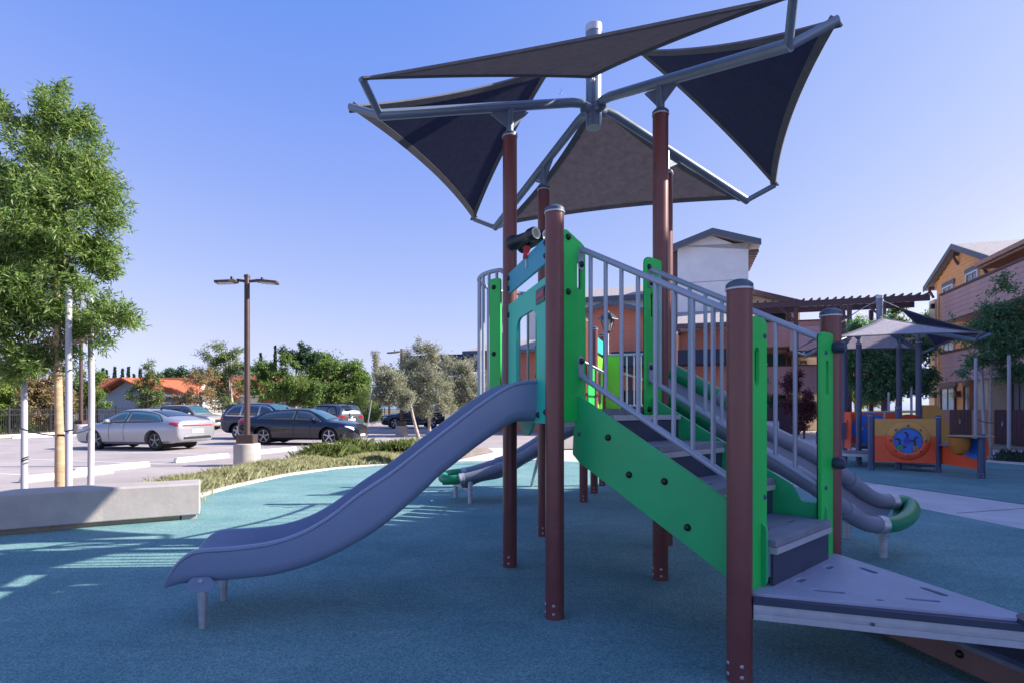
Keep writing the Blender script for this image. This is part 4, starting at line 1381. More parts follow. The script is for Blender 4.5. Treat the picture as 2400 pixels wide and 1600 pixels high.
# --- stair
FS = [Frame(P2 + pst * b, q, Z, -pst) for b in (.20, LQ - .20)]
side = [(.0, 1.09, .02), (.06, 1.035, 0), (1.16, .43, .03), (1.28, .45, .04), (1.31, .48, .04), (1.31, .80, .05), (1.15, .80, .04), (1.10, .90, .0), (.06, 1.49, .0), (.02, 1.47, .02)]
for k, fr in enumerate(FS):
    g = Geo(); g.prism(fr, round_poly(side, .02, 3), .022, off=(0 if k == 0 else -.022))
    o = g.build('stair_side_panel', GREEN2 if k == 0 else GREEN2, play, bevel=.003)
    if k == 0:
        bolts(o, [fr(a, z, .022) for a, z in ((.30, 1.215), (.46, .985), (.71, .965), (.86, .71), (1.24, .75), (1.24, .53))], -pst)
        inst(RIVET, 'rivet', o, fr(.06, 1.23, .022), -pst)
    bolts(o, [fr(a, z, -.022) for a, z in ((1.25, .74), (1.25, .54), (.10, 1.38))], pst)
    g = Geo(); g.prism(fr, [(x, y) for x, y in round_poly([(a * .992 + .006, b) for a, b, *_ in side], .0, 1)], .006, off=(-.0075 if k == 0 else -.0305) if k == 0 else .001)
FT = Frame(P2, q, pst, Z)
for s1, z in ((.31, 1.40), (.65, 1.17), (1.0, .94), (1.34, .705)):
    if s1 > .4:
        g = Geo(); g.prism(FT, [(s1 - .38, .225), (s1, .225), (s1, LQ - .225), (s1 - .38, LQ - .225)], .04, [slot(s1 - .16, .45, .10, .03, math.pi / 2), slot(s1 - .16, .82, .10, .03, math.pi / 2)], off=z - .04)
        g.build('stair_tread', TREADM, play, bevel=.004)
    g = Geo(); g.fbox(FT, s1 - .035, s1 + .004, .225, LQ - .225, z - .075, z - .041); g.build('tread_nosing', ALU, play)
    g = Geo(); g.fbox(FT, s1 - .03, s1 - .015, .225, LQ - .225, z - .26, z - .0755); g.build('stair_riser', RISER, play)

def handrail(fr, flip):
    g = Geo()
    zt0, zt1, zb0, zb1 = 2.515, 1.865, 1.64, .93
    g.tube([fr(.0, zt0 - .05), fr(.012, zt0 - .012), fr(.05, zt0 - .015), fr(1.275, zt1 - .019)], .021, 12)
    o = g.build('handrail', RAILM, play)
    g = Geo(); g.tube([fr(.0, zb0 + .02), fr(.03, zb0), fr(1.275, zb1 - .02)], .021, 12); g.build('lower_rail', RAILM, o)
    for i in range(9):
        a = .13 + .124 * i
        w = (a - .05) / 1.19
        g = Geo(); g.tube([fr(a, zt0 - .015 + (zt1 - zt0 + .015) * w), fr(a, zb0 + (zb1 - zb0) * (a - .03) / 1.21)], .0145, 10)
        g.build('baluster', RAILM, o)
    for zz in (zt0 - .085, zb0 + .055):
        fb = Frame(fr(0, zz, 0) + q * .046, pst, Z, q)
        g = Geo(); g.prism(fb, slot(0, 0, .15, .05, math.pi / 2), .008, off=-.004)
        g.build('rail_bracket', RAILM, o)
        inst(BOLT, 'bolt', o, fb(0, .035 if zz < 2 else -.035, .004), q)
for k, fr in enumerate(FS):
    f2 = Frame(fr.o + pst * (.012 if k == 0 else -.012), q, Z, -pst)
    handrail(f2, k)

# --- low triangular landing
nV = (P1 + P5) / 2 + nq * (L15 * .866)
Vt = nV.copy()
tri = [P1, Vt, P5]
cc = (P1 + Vt + P5) / 3
def plank_mat():
    m = M('landing_plastic', (.33, .35, .48), .5, var=.1, scale=4, dirt=.3, dust=.3).copy()
    nt = m.node_tree; L = nt.links.new
    b = nt.nodes['Principled BSDF']
    tc = nt.nodes.new('ShaderNodeTexCoord'); mp = nt.nodes.new('ShaderNodeMapping'); mp.inputs['Rotation'].default_value = (0, 0, .55)
    br = nt.nodes.new('ShaderNodeTexBrick'); br.inputs['Scale'].default_value = 8; br.inputs['Mortar Size'].default_value = .012
    br.inputs['Brick Width'].default_value = 1.0; br.inputs['Row Height'].default_value = .33
    L(tc.outputs['Object'], mp.inputs['Vector']); L(mp.outputs['Vector'], br.inputs['Vector'])
    n = nt.nodes.new('ShaderNodeTexNoise'); n.inputs['Scale'].default_value = 30; n.inputs['Detail'].default_value = 5
    L(tc.outputs['Object'], n.inputs['Vector'])
    ad = nt.nodes.new('ShaderNodeMath'); ad.operation = 'MULTIPLY_ADD'; ad.inputs[1].default_value = -1.0
    L(br.outputs['Fac'], ad.inputs[0]); L(n.outputs['Fac'], ad.inputs[2])
    bp = nt.nodes.new('ShaderNodeBump'); bp.inputs['Strength'].default_value = .55; bp.inputs['Distance'].default_value = .006
    L(ad.outputs['Value'], bp.inputs['Height']); L(bp.outputs['Normal'], b.inputs['Normal'])
    return m
LAND = plank_mat()
slots = []
for (u, v, l, pa, pb) in ((1942, 1327.6, .09, P1, P5), (2033.6, 1334.5, .13, P5, Vt), (1876, 1358, .09, P1, P5), (1942, 1384, .15, P1, Vt), (2187, 1384, .15, P5, Vt), (2162, 1404, .15, P1, Vt)):
    c = gp(u, v, .46); d = (pb - pa)
    slots.append(slot(c.x, c.y, l, .036, math.atan2(d.y, d.x), 5))
for (u, v) in ((2061, 1404), (1876, 1338)):
    c = gp(u, v, .46); d = (P5 - P1)
    slots.append(slot(c.x, c.y, .04, .022, 0, 3))
ctr = lambda p, k: tuple((p + (cc - p) * k)[:2])
top = round_poly([ctr(P1, .012) + (.05,), ctr(Vt, .012) + (.05,), ctr(P5, .012) + (.05,)], .05, 4)
g = Geo(); g.prism(FL, top, .035, slots, off=.425)
land = g.build('landing_plate', LAND, play, bevel=.004)
g = Geo(); g.prism(FL, [ctr(P1, .08), ctr(Vt, .08), ctr(P5, .08)], .02, off=.36); g.build('landing_underside', BLACK, play)  # black sheet added below so the plate's slots look dark
for a, b in ((P1, Vt), (Vt, P5), (P5, P1)):
    d = (b - a).normalized(); nrm = Vector((d.y, -d.x, 0))
    fr = Frame(a + nrm * .0, d, Z, nrm)
    L_ = (b - a).length
    g = Geo()
    g.prism(Frame(a, nrm, Z, d), [(-.02, .335), (.028, .335), (.028, .365), (.018, .369), (.018, .379), (.028, .383), (.028, .412), (-.02, .412)], L_ - .13, off=.065)
    g.build('landing_edge', ALU, play)
    g = Geo(); g.fbox(fr, .065, L_ - .065, .4125, .445, -.01, .034); g.build('landing_lip', RISER, play)
    inst(RIVET, 'rivet', play, fr(L_ * .47, .372, .026), nrm, scale=.6)
for p in (Vt,):
    g = Geo(); g.lathe(p, [(.095, .432), (.098, .446), (.093, .462), (.067, .464)], 20); g.build('corner_cap', RISER, play)
post(play, Vt, .44, cap=True)
# kick board and riser below the far edge
d = (Vt - P5).normalized(); nrm = Vector((-d.y, d.x, 0))
fr = Frame(P5, d, Z, nrm)
g = Geo(); g.prism(fr, [(.0, .0), (1.6, .0), (1.6, .16), (.0, .16)], .03, off=.15)
kb = g.build('kick_board', M('brown_board', (.24, .145, .14), .5, var=.12, scale=4, dirt=.2), play, bevel=.004)
bolts(kb, [fr(a, .085, .148) for a in (.35, .75, 1.15)], -nrm)
g = Geo(); g.prism(fr, [(.30, .16), (1.22, .16), (1.22, .40), (.30, .40)], .02, off=.12)
g.build('landing_riser', RISER, play)
g = Geo(); g.fbox(fr, .0, 1.6, .161, .185, .06, .30); g.build('low_step', TREADM, play)
g = Geo(); g.prism(fr, [(1.23, .16), (1.62, .16), (1.62, .38), (1.23, .38)], .03, off=.118); g.build('side_trim', ALU, play)
g = Geo(); g.prism(Frame(P5, p15, Z, nq), round_poly([(.06, .44), (.28, .44), (.28, .52), (.06, .52)], .03, 4), .022, off=-.2)
g.build('foot_plate', GREEN, play)

# --- wave slide
rim = [(-.02, 1.615), (.11, 1.61), (.23, 1.578), (.40, 1.475), (.53, 1.382), (.675, 1.273), (.82, 1.163), (1.05, .985), (1.282, .832), (1.455, .70), (1.633, .60), (1.822, .543), (2.04, .522), (2.24, .518), (2.31, .498), (2.375, .445), (2.42, .376), (2.446, .30)]
und = [(-.02, 1.31), (.10, 1.312), (.196, 1.298), (.303, 1.232), (.455, 1.13), (.602, 1.019), (.748, .906), (.82, .835), (1.122, .586), (1.363, .446), (1.596, .35), (1.822, .30), (2.042, .287), (2.277, .283), (2.446, .283)]
SS = [-.02 + (2.446 + .02) * i / 90 for i in range(91)]
rs = np.array(spline(rim, 400)); us = np.array(spline(und, 400))
zt = np.interp(SS, rs[:, 0], rs[:, 1]); zb = np.interp(SS, us[:, 0], us[:, 1])
MID = (P2 + P3) / 2
HW = .30
def slide_sec(s, top, bot):
    o = MID + out * s
    bed = min(bot + .035, top - .006)
    hgt = max(top - bot, .012)
    r = min(.09, hgt * .5)
    pts = []
    # outside, from left rim down around to right rim, then inside back
    for sg in (1, -1):
        pass
    prof = []
    prof += [(HW - .012, top), (HW + .012, top - .004), (HW + .014, top - min(.02, hgt * .3)), (HW + .004, top - min(.03, hgt * .4)), (HW, bot + r)]
    prof += [(HW - r * (1 - math.cos(a)), bot + r - r * math.sin(a)) for a in (.5, 1.0, math.pi / 2)]
    prof += [(0, bot)]
    full = prof + [(-x, z) for x, z in prof[:-1][::-1]]
    ri = min(.10, max(top - bed, .004) * .8)
    inn = [(-HW + .022, top - .006), (-HW + .026, bed + ri)]
    inn += [(-HW + .026 + ri * (1 - math.cos(a)), bed + ri - ri * math.sin(a)) for a in (.5, 1.0, math.pi / 2)]
    inn += [(0, bed)]
    inner = inn + [(-x, z) for x, z in inn[:-1][::-1]]
    return [o + dd * x + Z * z for x, z in full + inner]
g = Geo(); g.loft([slide_sec(s, a, b) for s, a, b in zip(SS, zt, zb)])
slide = g.build('slide', SLIDEM, play, angle=42)
for sg in (1, -1):
    c = MID + out * 2.24 + dd * sg * .255
    fr = Frame(Vector((c.x, c.y, 0)), out, Z, dd * sg)
    g = Geo(); g.prism(fr, round_poly([(-.062, .248), (.062, .248), (.085, .30), (.05, .34), (-.05, .34), (-.085, .30)], .012, 3), .012, off=.045)
    g.build('leg_bracket', SLIDEM, slide)
    inst(STUD, 'bolt', slide, fr(0, .315, .057), dd * sg, scale=1.5)
    g = Geo(); g.lathe(Vector((c.x, c.y, 0)) + dd * sg * .01, [(.021, -.03), (.022, .05), (.026, .11), (.029, .2), (.029, .262)], 14)
    g.build('slide_leg', STEEL, slide)

# --- bulging barrier on the left side of the square deck
mid36 = (P3 + P6) / 2
ax = (P6 - P3).normalized(); lt = Vector((-ax.y, ax.x, 0))
L36 = (P6 - P3).length
def bulge(t):
    a = math.pi * t
    return P3 + ax * (L36 / 2 - math.cos(a) * (L36 / 2 - .08)) + lt * (.06 + .42 * math.sin(a))
g = Geo()
g.tube([bulge(i / 24) + Z * (2.66 if 0 < i < 24 else 2.62) for i in range(25)], .02, 10)
br = g.build('balcony_rail', RAILM, play)
g = Geo(); g.tube([bulge(i / 24) + Z * 1.42 for i in range(25)], .02, 10); g.build('balcony_base_rail', RAILM, br)
for i in range(1, 14):
    b = bulge(i / 14)
    g = Geo(); g.tube([b + Z * 1.42, b + Z * 2.66], .014, 8); g.build('baluster', RAILM, br)
g = Geo(); g.prism(FL, [tuple(bulge(i / 16)[:2]) for i in range(17)], .04, off=1.355); g.build('balcony_deck', TREADM, play)
fr = Frame(bulge(.02), (bulge(.11) - bulge(.02)), Z)
L_ = (bulge(.11) - bulge(.02)).length
g = Geo(); g.prism(fr, round_poly([(0, 1.42), (L_, 1.42), (L_, 2.58), (0, 2.58)], .03, 3), .022, off=-.05)
o = g.build('balcony_panel', GREEN, play, bevel=.003)
nn_ = fr.n
bolts(o, [fr(L_ * .6, z, -.05) for z in (2.5, 1.9)], -nn_)
fr = Frame(P6, -ax, Z, -lt)
g = Geo(); g.prism(fr, round_poly([(.06, 1.36), (.36, 1.36), (.36, 2.45), (.06, 2.45)], .03, 3), .022, [slot(.25, 2.2, .2, .05, math.pi / 2)])
o = g.build('corner_panel', M('bright_green_panel', (.02, .42, .12), .42, var=.06, scale=2.5), play, bevel=.003)
bolts(o, [fr(.31, z, 0) for z in (2.05, 1.75)], lt)

# --- moulded pipe slides with green ends
def pipe_slide(farp, nearp, Cap0, leg, strut_to, r=.075, green_start=True):
    A = [Vector(p) for p in spline([tuple(p) for p in farp], 40)]
    B = [Vector(p) for p in spline([tuple(p) for p in nearp], 40)]
    g = Geo()
    secs = []
    for i in range(40):
        a, b = A[i], B[i]
        t = (A[min(i + 1, 39)] - A[max(i - 1, 0)]).normalized()
        x = (b - a); w = x.length; x.normalize()
        up = t.cross(x)
        if up.z < 0:
            up = -up
        prof = []
        for k in range(9):
            u_ = k / 8
            sag = .15 * math.sin(math.pi * u_) ** .7 + .02 * math.sin(i * .55) * math.sin(math.pi * u_)
            prof.append(a + x * w * u_ - up * sag)
        prof2 = [p - up * .03 for p in prof[::-1]]
        secs.append(prof + prof2)
    g.loft(secs)
    s = g.build('pipe_slide', SLIDEM2, play, angle=50)
    for P_ in (A, B):
        g = Geo()
        rad = [r * (1 + (.05 if (i % 10) in (8, 9) else 0)) for i in range(40)]
        g.tube(P_, rad, 14)
        g.build('slide_tube', SLIDEM2, s)
        for k in (12, 26, 38):
            g = Geo(); t = (P_[k + 1] - P_[k - 1]).normalized()
            g.lathe(P_[k], [(r * .9, -.05), (r * 1.09, -.045), (r * 1.09, .0), (r * 1.13, .005), (r * 1.13, .03), (r * .9, .035)], 16, axis=t)
            g.build('tube_collar', STEEL if k == 38 else SLIDEM2, s)
    # green end loop
    a, b = A[-1], B[-1]
    t = ((A[-1] - A[-4]).normalized() + (B[-1] - B[-4]).normalized()).normalized()
    t.z *= .35; t.normalize()
    x = (b - a); w = x.length; c = (a + b) / 2
    lp = []
    for k in range(17):
        an = math.pi * k / 16
        lp.append(c - x / 2 * math.cos(an) + t * .27 * math.sin(an) ** .75)
    g = Geo(); g.tube(lp, r * .97, 14)
    e = g.build('slide_end', SGREEN, s)
    g = Geo()
    secs = []
    for k in range(8):
        f = k / 7
        row = []
        wv = w * math.sqrt(max(0, 1 - (f * .98) ** 2.6))
        for j in range(9):
            u_ = j / 8
            row.append(c + x.normalized() * wv * (u_ - .5) + t * .27 * f - Z * (.02 + .07 * math.sin(math.pi * u_) ** .8))
        secs.append(row + [p - Z * .03 for p in row[::-1]])
    g.loft(secs); g.build('slide_end_bed', SGREEN, s)
    for lg, zz in leg:
        g = Geo(); lg = Vector(lg)
        g.lathe(lg, [(.034, -.03), (.034, .19), (.046, .195), (.046, .21), (.037, .215), (.037, zz)], 14)
        g.build('slide_leg', STEEL, s)
    for p_, q_ in strut_to:
        g = Geo(); g.bar(p_, q_, .05, .04); g.build('leg_strut', STEEL, s)
    return s, A, B

farY = [(1571, 867, 5.5), (1646, 908, 5.42), (1699, 939, 5.38), (1782, 1001, 5.3), (1902, 1062, 5.32), (1974, 1112, 5.42), (2027, 1155, 5.55), (2060, 1172, 5.62), (2097, 1175, 5.68)]
nearY = [(1545, 922, 4.95), (1620, 965, 4.85), (1700, 1010, 4.78), (1782, 1062, 4.75), (1901, 1132, 4.82), (1968, 1184, 4.95), (2007, 1213, 5.05), (2036, 1226, 5.1), (2072, 1229, 5.15)]
s1, A1, B1 = pipe_slide([at(*p) for p in farY], [at(*p) for p in nearY], None, [(gp(2071, 1306), .36), (gp(1985, 1262), .3)], [(gp(2071, 1306) + Z * .215, gp(1985, 1262) + Z * .26)])
g = Geo(); g.tube(A1[:11], .078, 14); g.build('slide_top_tube', SGREEN, s1)
g = Geo(); g.tube(B1[:9], .078, 14); g.build('slide_top_tube', SGREEN, s1)
# entrance panel of that slide
fr = Frame(P4, (P7 - P4), Z, E2)
g = Geo(); g.prism(fr, round_poly([(.07, 1.30), (1.15, 1.30), (1.15, 1.75), (.95, 1.95), (.3, 1.95), (.07, 1.75)], .06, 3), .022, [round_poly([(.32, 1.44), (.9, 1.44), (.9, 1.86), (.32, 1.86)], .08, 4)])
g.build('slide_mouth_panel', GREEN2, play, bevel=.003)
cl = [(1.35, 8.95, 1.36), (.95, 8.85, 1.17), (.55, 8.78, .97), (.2, 8.72, .75), (-.2, 8.66, .56), (-.55, 8.62, .45), (-.78, 8.6, .40)]
pipe_slide([(x - .02, y + .30, z) for x, y, z in cl], [(x, y - .28, z - .03) for x, y, z in cl], None, [(gp(1102, 1179), .37), (gp(1068, 1166), .3)], [(gp(1102, 1179) + Z * .2, gp(1068, 1166) + Z * .22)], r=.07)
g = Geo(); g.tube([(.6, 9.6, 1.1), (.45, 9.9, .5), (.35, 10.2, -.02)], .03, 8); g.build('rear_brace', STEEL, play)

# --- rear tower: rails, lime panels, rope bridge
def rail_between(a, b, z0, z1, n, matr=RAILM, inset=.06):
    d = (b - a).normalized(); a = a + d * inset; b = b - d * inset
    g = Geo(); g.tube([a + Z * z1, b + Z * z1], .019, 8); o = g.build('guard_rail', matr, play)
    g = Geo(); g.tube([a + Z * z0, b + Z * z0], .019, 8); g.build('base_rail', matr, o)
    for i in range(1, n):
        p = a + (b - a) * i / n
        g = Geo(); g.tube([p + Z * z0, p + Z * z1], .012, 6); g.build('baluster', matr, o)
rail_between(R3, R5, 1.46, 2.38, 9)
rail_between(R4, R5, 1.46, 2.38, 10)
for a, b, z0, z1, m_, w0, w1 in ((R2p, R3, 1.36, 2.32, LIME, .08, .88), (R3, R5, 1.36, 2.36, LIME, .07, .34), (R1, R2p, 1.36, 2.1, GREEN, .3, .86), (R2p, R3, 2.38, 2.62, AQUA, .08, .88)):
    fr = Frame(a, b - a, Z)
    g = Geo()
    hole = [] if (z1 > 2.35 or m_ is GREEN) else [round_poly([(w0 + .2, z0 + .12), (w1 - .15, z0 + .12), (w1 - .15, z1 - .25), (w0 + .2, z1 - .25)], .1, 4)]
    g.prism(fr, round_poly([(w0, z0), (w1, z0), (w1, z1), (w0, z1)], .03, 3), .022, hole)
    o = g.build('tower_panel', m_, play)
    bolts(o, [fr(w0 + .05, z1 - .08, 0), fr(w1 - .05, z1 - .08, 0), fr(w1 - .05, z0 + .1, 0)], -fr.n)
# rope bridge between the two towers
for a, b in ((P6, R1), (P7, R4)):
    d = b - a
    for k, (za, zb_) in enumerate(((2.35, 2.35), (1.9, 1.9))):
        pts = [a + d * t + Z * (za + (zb_ - za) * t - .12 * math.sin(math.pi * t)) for t in [i / 8 for i in range(9)]]
        g = Geo(); g.tube(pts, .016 if k else .024, 7); g.build('bridge_rope' if k else 'bridge_rail', REDM if k else RAILM, play)
    for i in range(9):
        t = i / 8.0
        p = a + d * t + Z * (2.35 - .12 * math.sin(math.pi * t)); t2 = min(1, t + .12)
        q_ = a + d * t2 + Z * (1.38 - .05 * math.sin(math.pi * t2))
        g = Geo(); g.tube([p, q_], .010, 6); g.build('bridge_rope', REDM, play)
nb = 9
for i in range(nb):
    t = (i + .5) / nb
    a = P6 + (R1 - P6) * t; b = P7 + (R4 - P7) * t
    zc = 1.36 - .05 * math.sin(math.pi * t)
    g = Geo(); dvec = (R1 - P6).normalized()
    g.bar(a + Z * zc, b + Z * zc, .2, .03); g.build('bridge_plank', TREADM, play)
# slanting climbing pole with clamps by the first rear post
g = Geo(); g.tube([R1 + Vector((-.35, -.3, 2.35)), R1 + Vector((.0, -.07, 2.1)), R1 + Vector((.3, -.02, 1.95))], .022, 8)
g.tube([R1 + Vector((-.25, -.2, 2.55)), R1 + Vector((-.02, -.07, 2.45))], .022, 8)
g.build('grab_bar', RAILM, play)
# ------------------------------------------------------------------ small orange play set
ORANGE = M('orange_panel', (.90, .105, .03), .4, var=.06, scale=2.5, dirt=.06)
RED2 = M('red_orange_panel', (.62, .07, .03), .4, var=.06, scale=2.5)
YEL = M('ochre_panel', (.66, .31, .07), .4, var=.06, scale=2.5, dirt=.06)
BLUE = M('blue_panel', (.03, .19, .66), .38, var=.06, scale=2.5)
NAVY = M('navy_post_paint', (.06, .075, .15), .4, var=.1, scale=3)
NAVYC = M('navy_cap', (.05, .07, .14), .4)
DKBR = M('dark_brown_rubber', (.10, .045, .02), .5)

tod = thing('toddler_play_set', 'small orange and blue panel play set with navy posts under its own grey sail', 'play set', (9.4, 14.4, 0))
SAILP = fabric('pale_sail_fabric', (.62, .58, .62), .5)
TA = Vector((8.59, 13.95, 0)); TD = TA + E2 * 1.27; TBk = TA + N2 * 1.27; TE = TD + N2 * 1.27
for p in (TA, TD, TBk, TE):
    post(tod, p, 3.03, mat=NAVY, capm=NAVYC)
TC = (TA + TD + TBk + TE) / 4
for args in canopy(tod, TC, [TA, TD, TE, TBk], 3.03):
    sail(tod, *args, res=14, low=SAILP)
TF1 = gp(2041.6, 1101); TF2 = gp(2198, 1106); TS = gp(2105, 1098.5); TR = gp(2300, 1120)
post(tod, TF1, 1.27, mat=NAVY, capm=NAVYC); post(tod, TF2, 1.24, mat=NAVY, capm=NAVYC)
post(tod, TS, 1.45, mat=NAVY, capm=NAVYC); post(tod, TR, .88, mat=NAVY, capm=NAVYC)

# front play panel: ochre top half, orange lower half, raised round window with cranks
d = (TF2 - TF1).normalized(); nf = Vector((d.y, -d.x, 0)); Lf = (TF2 - TF1).length
fr = Frame(TF1 + nf * .02, d, Z, nf)
cx, cz, R_ = Lf * .545, .70, .315
zm = .80
def half(top):
    n = 28
    arc = [(cx + R_ * math.cos(a), cz + R_ * math.sin(a)) for a in [i * 2 * math.pi / 96 for i in range(97)]]
    if top:
        pts = [p for p in arc if p[1] >= zm - .0001]
        # the colour break steps down on the right side of the window
        return [(.06, 1.185), (.06, zm)] + pts[::-1] + [(Lf - .05, zm), (Lf - .05, 1.185)]
    pts = [(cx + R_ * math.cos(a), cz + R_ * math.sin(a)) for a in [math.pi * .9 + i * math.pi * 1.2 / 64 for i in range(65)]]
    pts = [p for p in pts if p[1] < zm]
    s0 = math.asin((zm - cz) / R_)
    xl = cx - R_ * math.cos(s0); xr = cx + R_ * math.cos(s0)
    return [(.06, zm - .001), (.06, .205), (Lf - .05, .205), (Lf - .05, zm - .001), (xr, zm - .001)] + [p for p in pts[::-1]] + [(xl, zm - .001)]
g = Geo(); g.prism(fr, half(True), .03); g.build('play_panel', YEL, tod, angle=30)
g = Geo(); g.prism(fr, half(False), .03); g.build('play_panel', ORANGE, tod, angle=30)
# moulded ring: ochre over orange
for nm, m_, a0, a1 in (('window_ring', YEL, math.asin(.1 / .4) - .32, math.pi - math.asin(.1 / .4)), ('window_ring', ORANGE, math.pi - math.asin(.1 / .4), 2 * math.pi + math.asin(.1 / .4) - .32)):
    g = Geo()
    secs = []
    for i in range(37):
        a = a0 + (a1 - a0) * i / 36
        ca, sa = math.cos(a), math.sin(a)
        secs.append([fr(cx + r * ca, cz + r * sa, h) for r, h in ((.44, .031), (.415, .05), (.36, .075), (.315, .08), (.285, .07), (.285, .02))])
    g.loft(secs, closed=False, cap=False)
    ring = g.build(nm, m_, tod, angle=60)
    sd = ring.modifiers.new('Solidify', 'SOLIDIFY'); sd.thickness = .004
g = Geo(); g.prism(fr, circle(cx, cz, .29, seg=32), .012, off=.015)
disc = g.build('blue_disc', BLUE, tod)
REDB = M('red_cap_screw', (.35, .01, .03), .4)
for i in range(8):
    a = math.pi / 2 + i * math.pi / 4
    inst(RIVET, 'ring_screw', ring, fr(cx + .335 * math.cos(a), cz + .335 * math.sin(a), .078), nf, scale=1.6).data.materials
def flower(c, r, mt, nm):
    g = Geo()
    g.prism(fr, [(c[0] + (r * (1 + .16 * math.cos(5 * a))) * math.cos(a + .3), c[1] + (r * (1 + .16 * math.cos(5 * a))) * math.sin(a + .3)) for a in [2 * math.pi * i / 30 for i in range(30)]], .035, off=.03)
    o = g.build(nm, mt, tod, angle=30)
    inst(RIVET, 'knob_screw', o, fr(c[0], c[1], .065), nf)
flower((cx + .0, cz + .0), .062, M('violet_knob', (.06, .05, .42), .4), 'flower_knob')
flower((cx - .155, cz - .165), .056, M('green_knob', (.03, .42, .13), .4), 'flower_knob')
flower((cx + .145, cz - .165), .056, M('amber_knob', (.50, .22, .05), .4), 'flower_knob')
def crank(pts, mt=None):
    g = Geo(); g.tube([fr(cx + x, cz + y, .045) for x, y in pts], .018, 7)
    o = g.build('crank_track', mt or DKBR, tod)
crank([(.0, .07), (-.005, .13), (-.02, .165), (-.06, .185)])
crank([(-.155, -.11), (-.155, .01), (-.18, .045), (-.235, .035)])
crank([(-.13, -.135), (-.03, -.14)])
crank([(.135, -.11), (.14, .06), (.165, .08), (.19, .078)])
crank([(.07, .0), (.13, .0)])

# left wing: orange slotted panel, big blue disc panel, bench, ramp side
fr = Frame(TBk, (TA - TBk), Z)
L_ = (TA - TBk).length
g = Geo(); g.prism(fr, [(.0, .36), (.66, .36), (.66, 1.33), (.0, 1.33)], .025, [round_poly([(.30, .62), (.42, .62), (.42, 1.12), (.30, 1.12)], .02, 2)])
g.build('slot_panel', ORANGE, tod)
fr = Frame(TBk + N2 * -.35, E2, Z, -N2)
g = Geo(); g.prism(fr, [(.05, .50), (1.22, .50), (1.22, 1.33), (.05, 1.33)], .025)
g.build('back_panel', ORANGE, tod)
g = Geo(); g.prism(fr, [(x, z) for x, z in circle(.50, .88, .46, .40, 36)], .02, [circle(.46, .98, .075, seg=16)], off=.028)
bd = g.build('big_blue_disc', BLUE, tod)
g = Geo(); g.lathe(fr(.28, .90, .05), [(.05, 0), (.055, .01), (.04, .02), (.03, .012), (.0005, .02)], 16, axis=-N2); g.build('steering_boss', ALU, bd)
g = Geo(); g.prism(fr, circle(.46, .98, .085, seg=16), .01, off=.012); g.build('disc_hub', M('brown_hub', (.22, .07, .03), .5), bd)
for i in range(8):
    a = i * math.pi / 4
    inst(RIVET, 'disc_screw', bd, fr(.50 + .43 * math.cos(a), .88 + .37 * math.sin(a), .048), -N2)
# rails
g = Geo(); a = TA + Z * 1.325; b = TD + Z * 1.345; g.tube([a + E2 * .06, b - E2 * .06], .025, 8); g.build('top_rail', RAILM, tod)
g = Geo(); m_ = TA + E2 * .55 - N2 * .02; g.tube([m_ + Z * 1.33, m_ + Z * .4], .022, 8); g.build('rail_stem', RAILM, tod)
# red middle panel and ochre hood
fr = Frame(TS, (TD - TS).normalized(), Z, -N2)
L_ = (TD - TS).length
g = Geo(); g.prism(fr, [(.06, .5), (L_ - .06, .5), (L_ - .06, 1.22)] + [(L_ / 2 + (L_ / 2 - .06) * math.cos(a), 1.22 + .06 * math.sin(a)) for a in [math.pi * i / 10 for i in range(1, 10)]] + [(.06, 1.22)], .025)
g.build('middle_panel', RED2, tod)
fr = Frame(TD + E2 * .05, N2, Z, E2)
g = Geo(); g.prism(Frame(TE - E2 * .62, E2, Z, -N2), [(.0, .8), (.62, .8), (.62, 1.36)] + [(.31 + .31 * math.cos(a), 1.30 + .06 * math.sin(a)) for a in [math.pi * i / 10 for i in range(11)]], .025)
g.build('arched_panel', YEL, tod)
fr = Frame(TD + E2 * .06, (E2 * .9 + N2 * .5), Z)
g = Geo(); g.prism(fr, [(.0, .6), (.80, .6), (.78, .92), (.60, 1.28), (.45, 1.50), (.0, 1.50)], .025)
g.build('side_panel', YEL, tod)
# bench step and ramp wing on the left
g = Geo(); g.prism(FL, round_poly([tuple((TA + v)[:2]) for v in (-E2 * .42 - N2 * .35, E2 * .25 - N2 * .55, E2 * .35 + N2 * .2, -E2 * .42 + N2 * .15)], .06, 3), .05, off=.33)
st = g.build('step_seat', TREADM, tod)
g = Geo(); g.prism(FL, round_poly([tuple((TA + v)[:2]) for v in (-E2 * .41 - N2 * .34, E2 * .25 - N2 * .54, E2 * .34 + N2 * .2, -E2 * .41 + N2 * .14)], .06, 3), .07, off=.258)
g.build('step_edge', ALU, st)
fr = Frame(TBk - E2 * .75 - N2 * .25, E2, Z, -N2)
g = Geo(); g.prism(fr, [(.0, .46), (.75, .62), (.75, 1.05), (.55, 1.05), (.0, .80)], .04)
g.build('ramp_side', M('violet_grey_panel', (.12, .12, .20), .45), tod)
# deck inside
g = Geo(); g.prism(FL, [tuple(p[:2]) for p in (TA, TD, TE, TBk)], .06, off=.42); g.build('deck', RISER, tod)
g = Geo(); fr = Frame(TA + E2 * .4 - N2 * .3, E2, Z, -N2); g.prism(fr, [(0, .30), (.75, .30), (.75, .50), (0, .50)], .03); g.build('blue_kick_panel', BLUE, tod)
# low frame under the front panel
fr = Frame(TS, (TF2 - TS + N2 * .2), Z)
g = Geo(); g.fbox(fr, .08, .75, .10, .16, 0, .06); g.build('low_frame', NAVY, tod)
g = Geo(); g.fbox(fr, .08, .75, .165, .22, -.3, .25); g.build('low_deck', TREADM, tod)
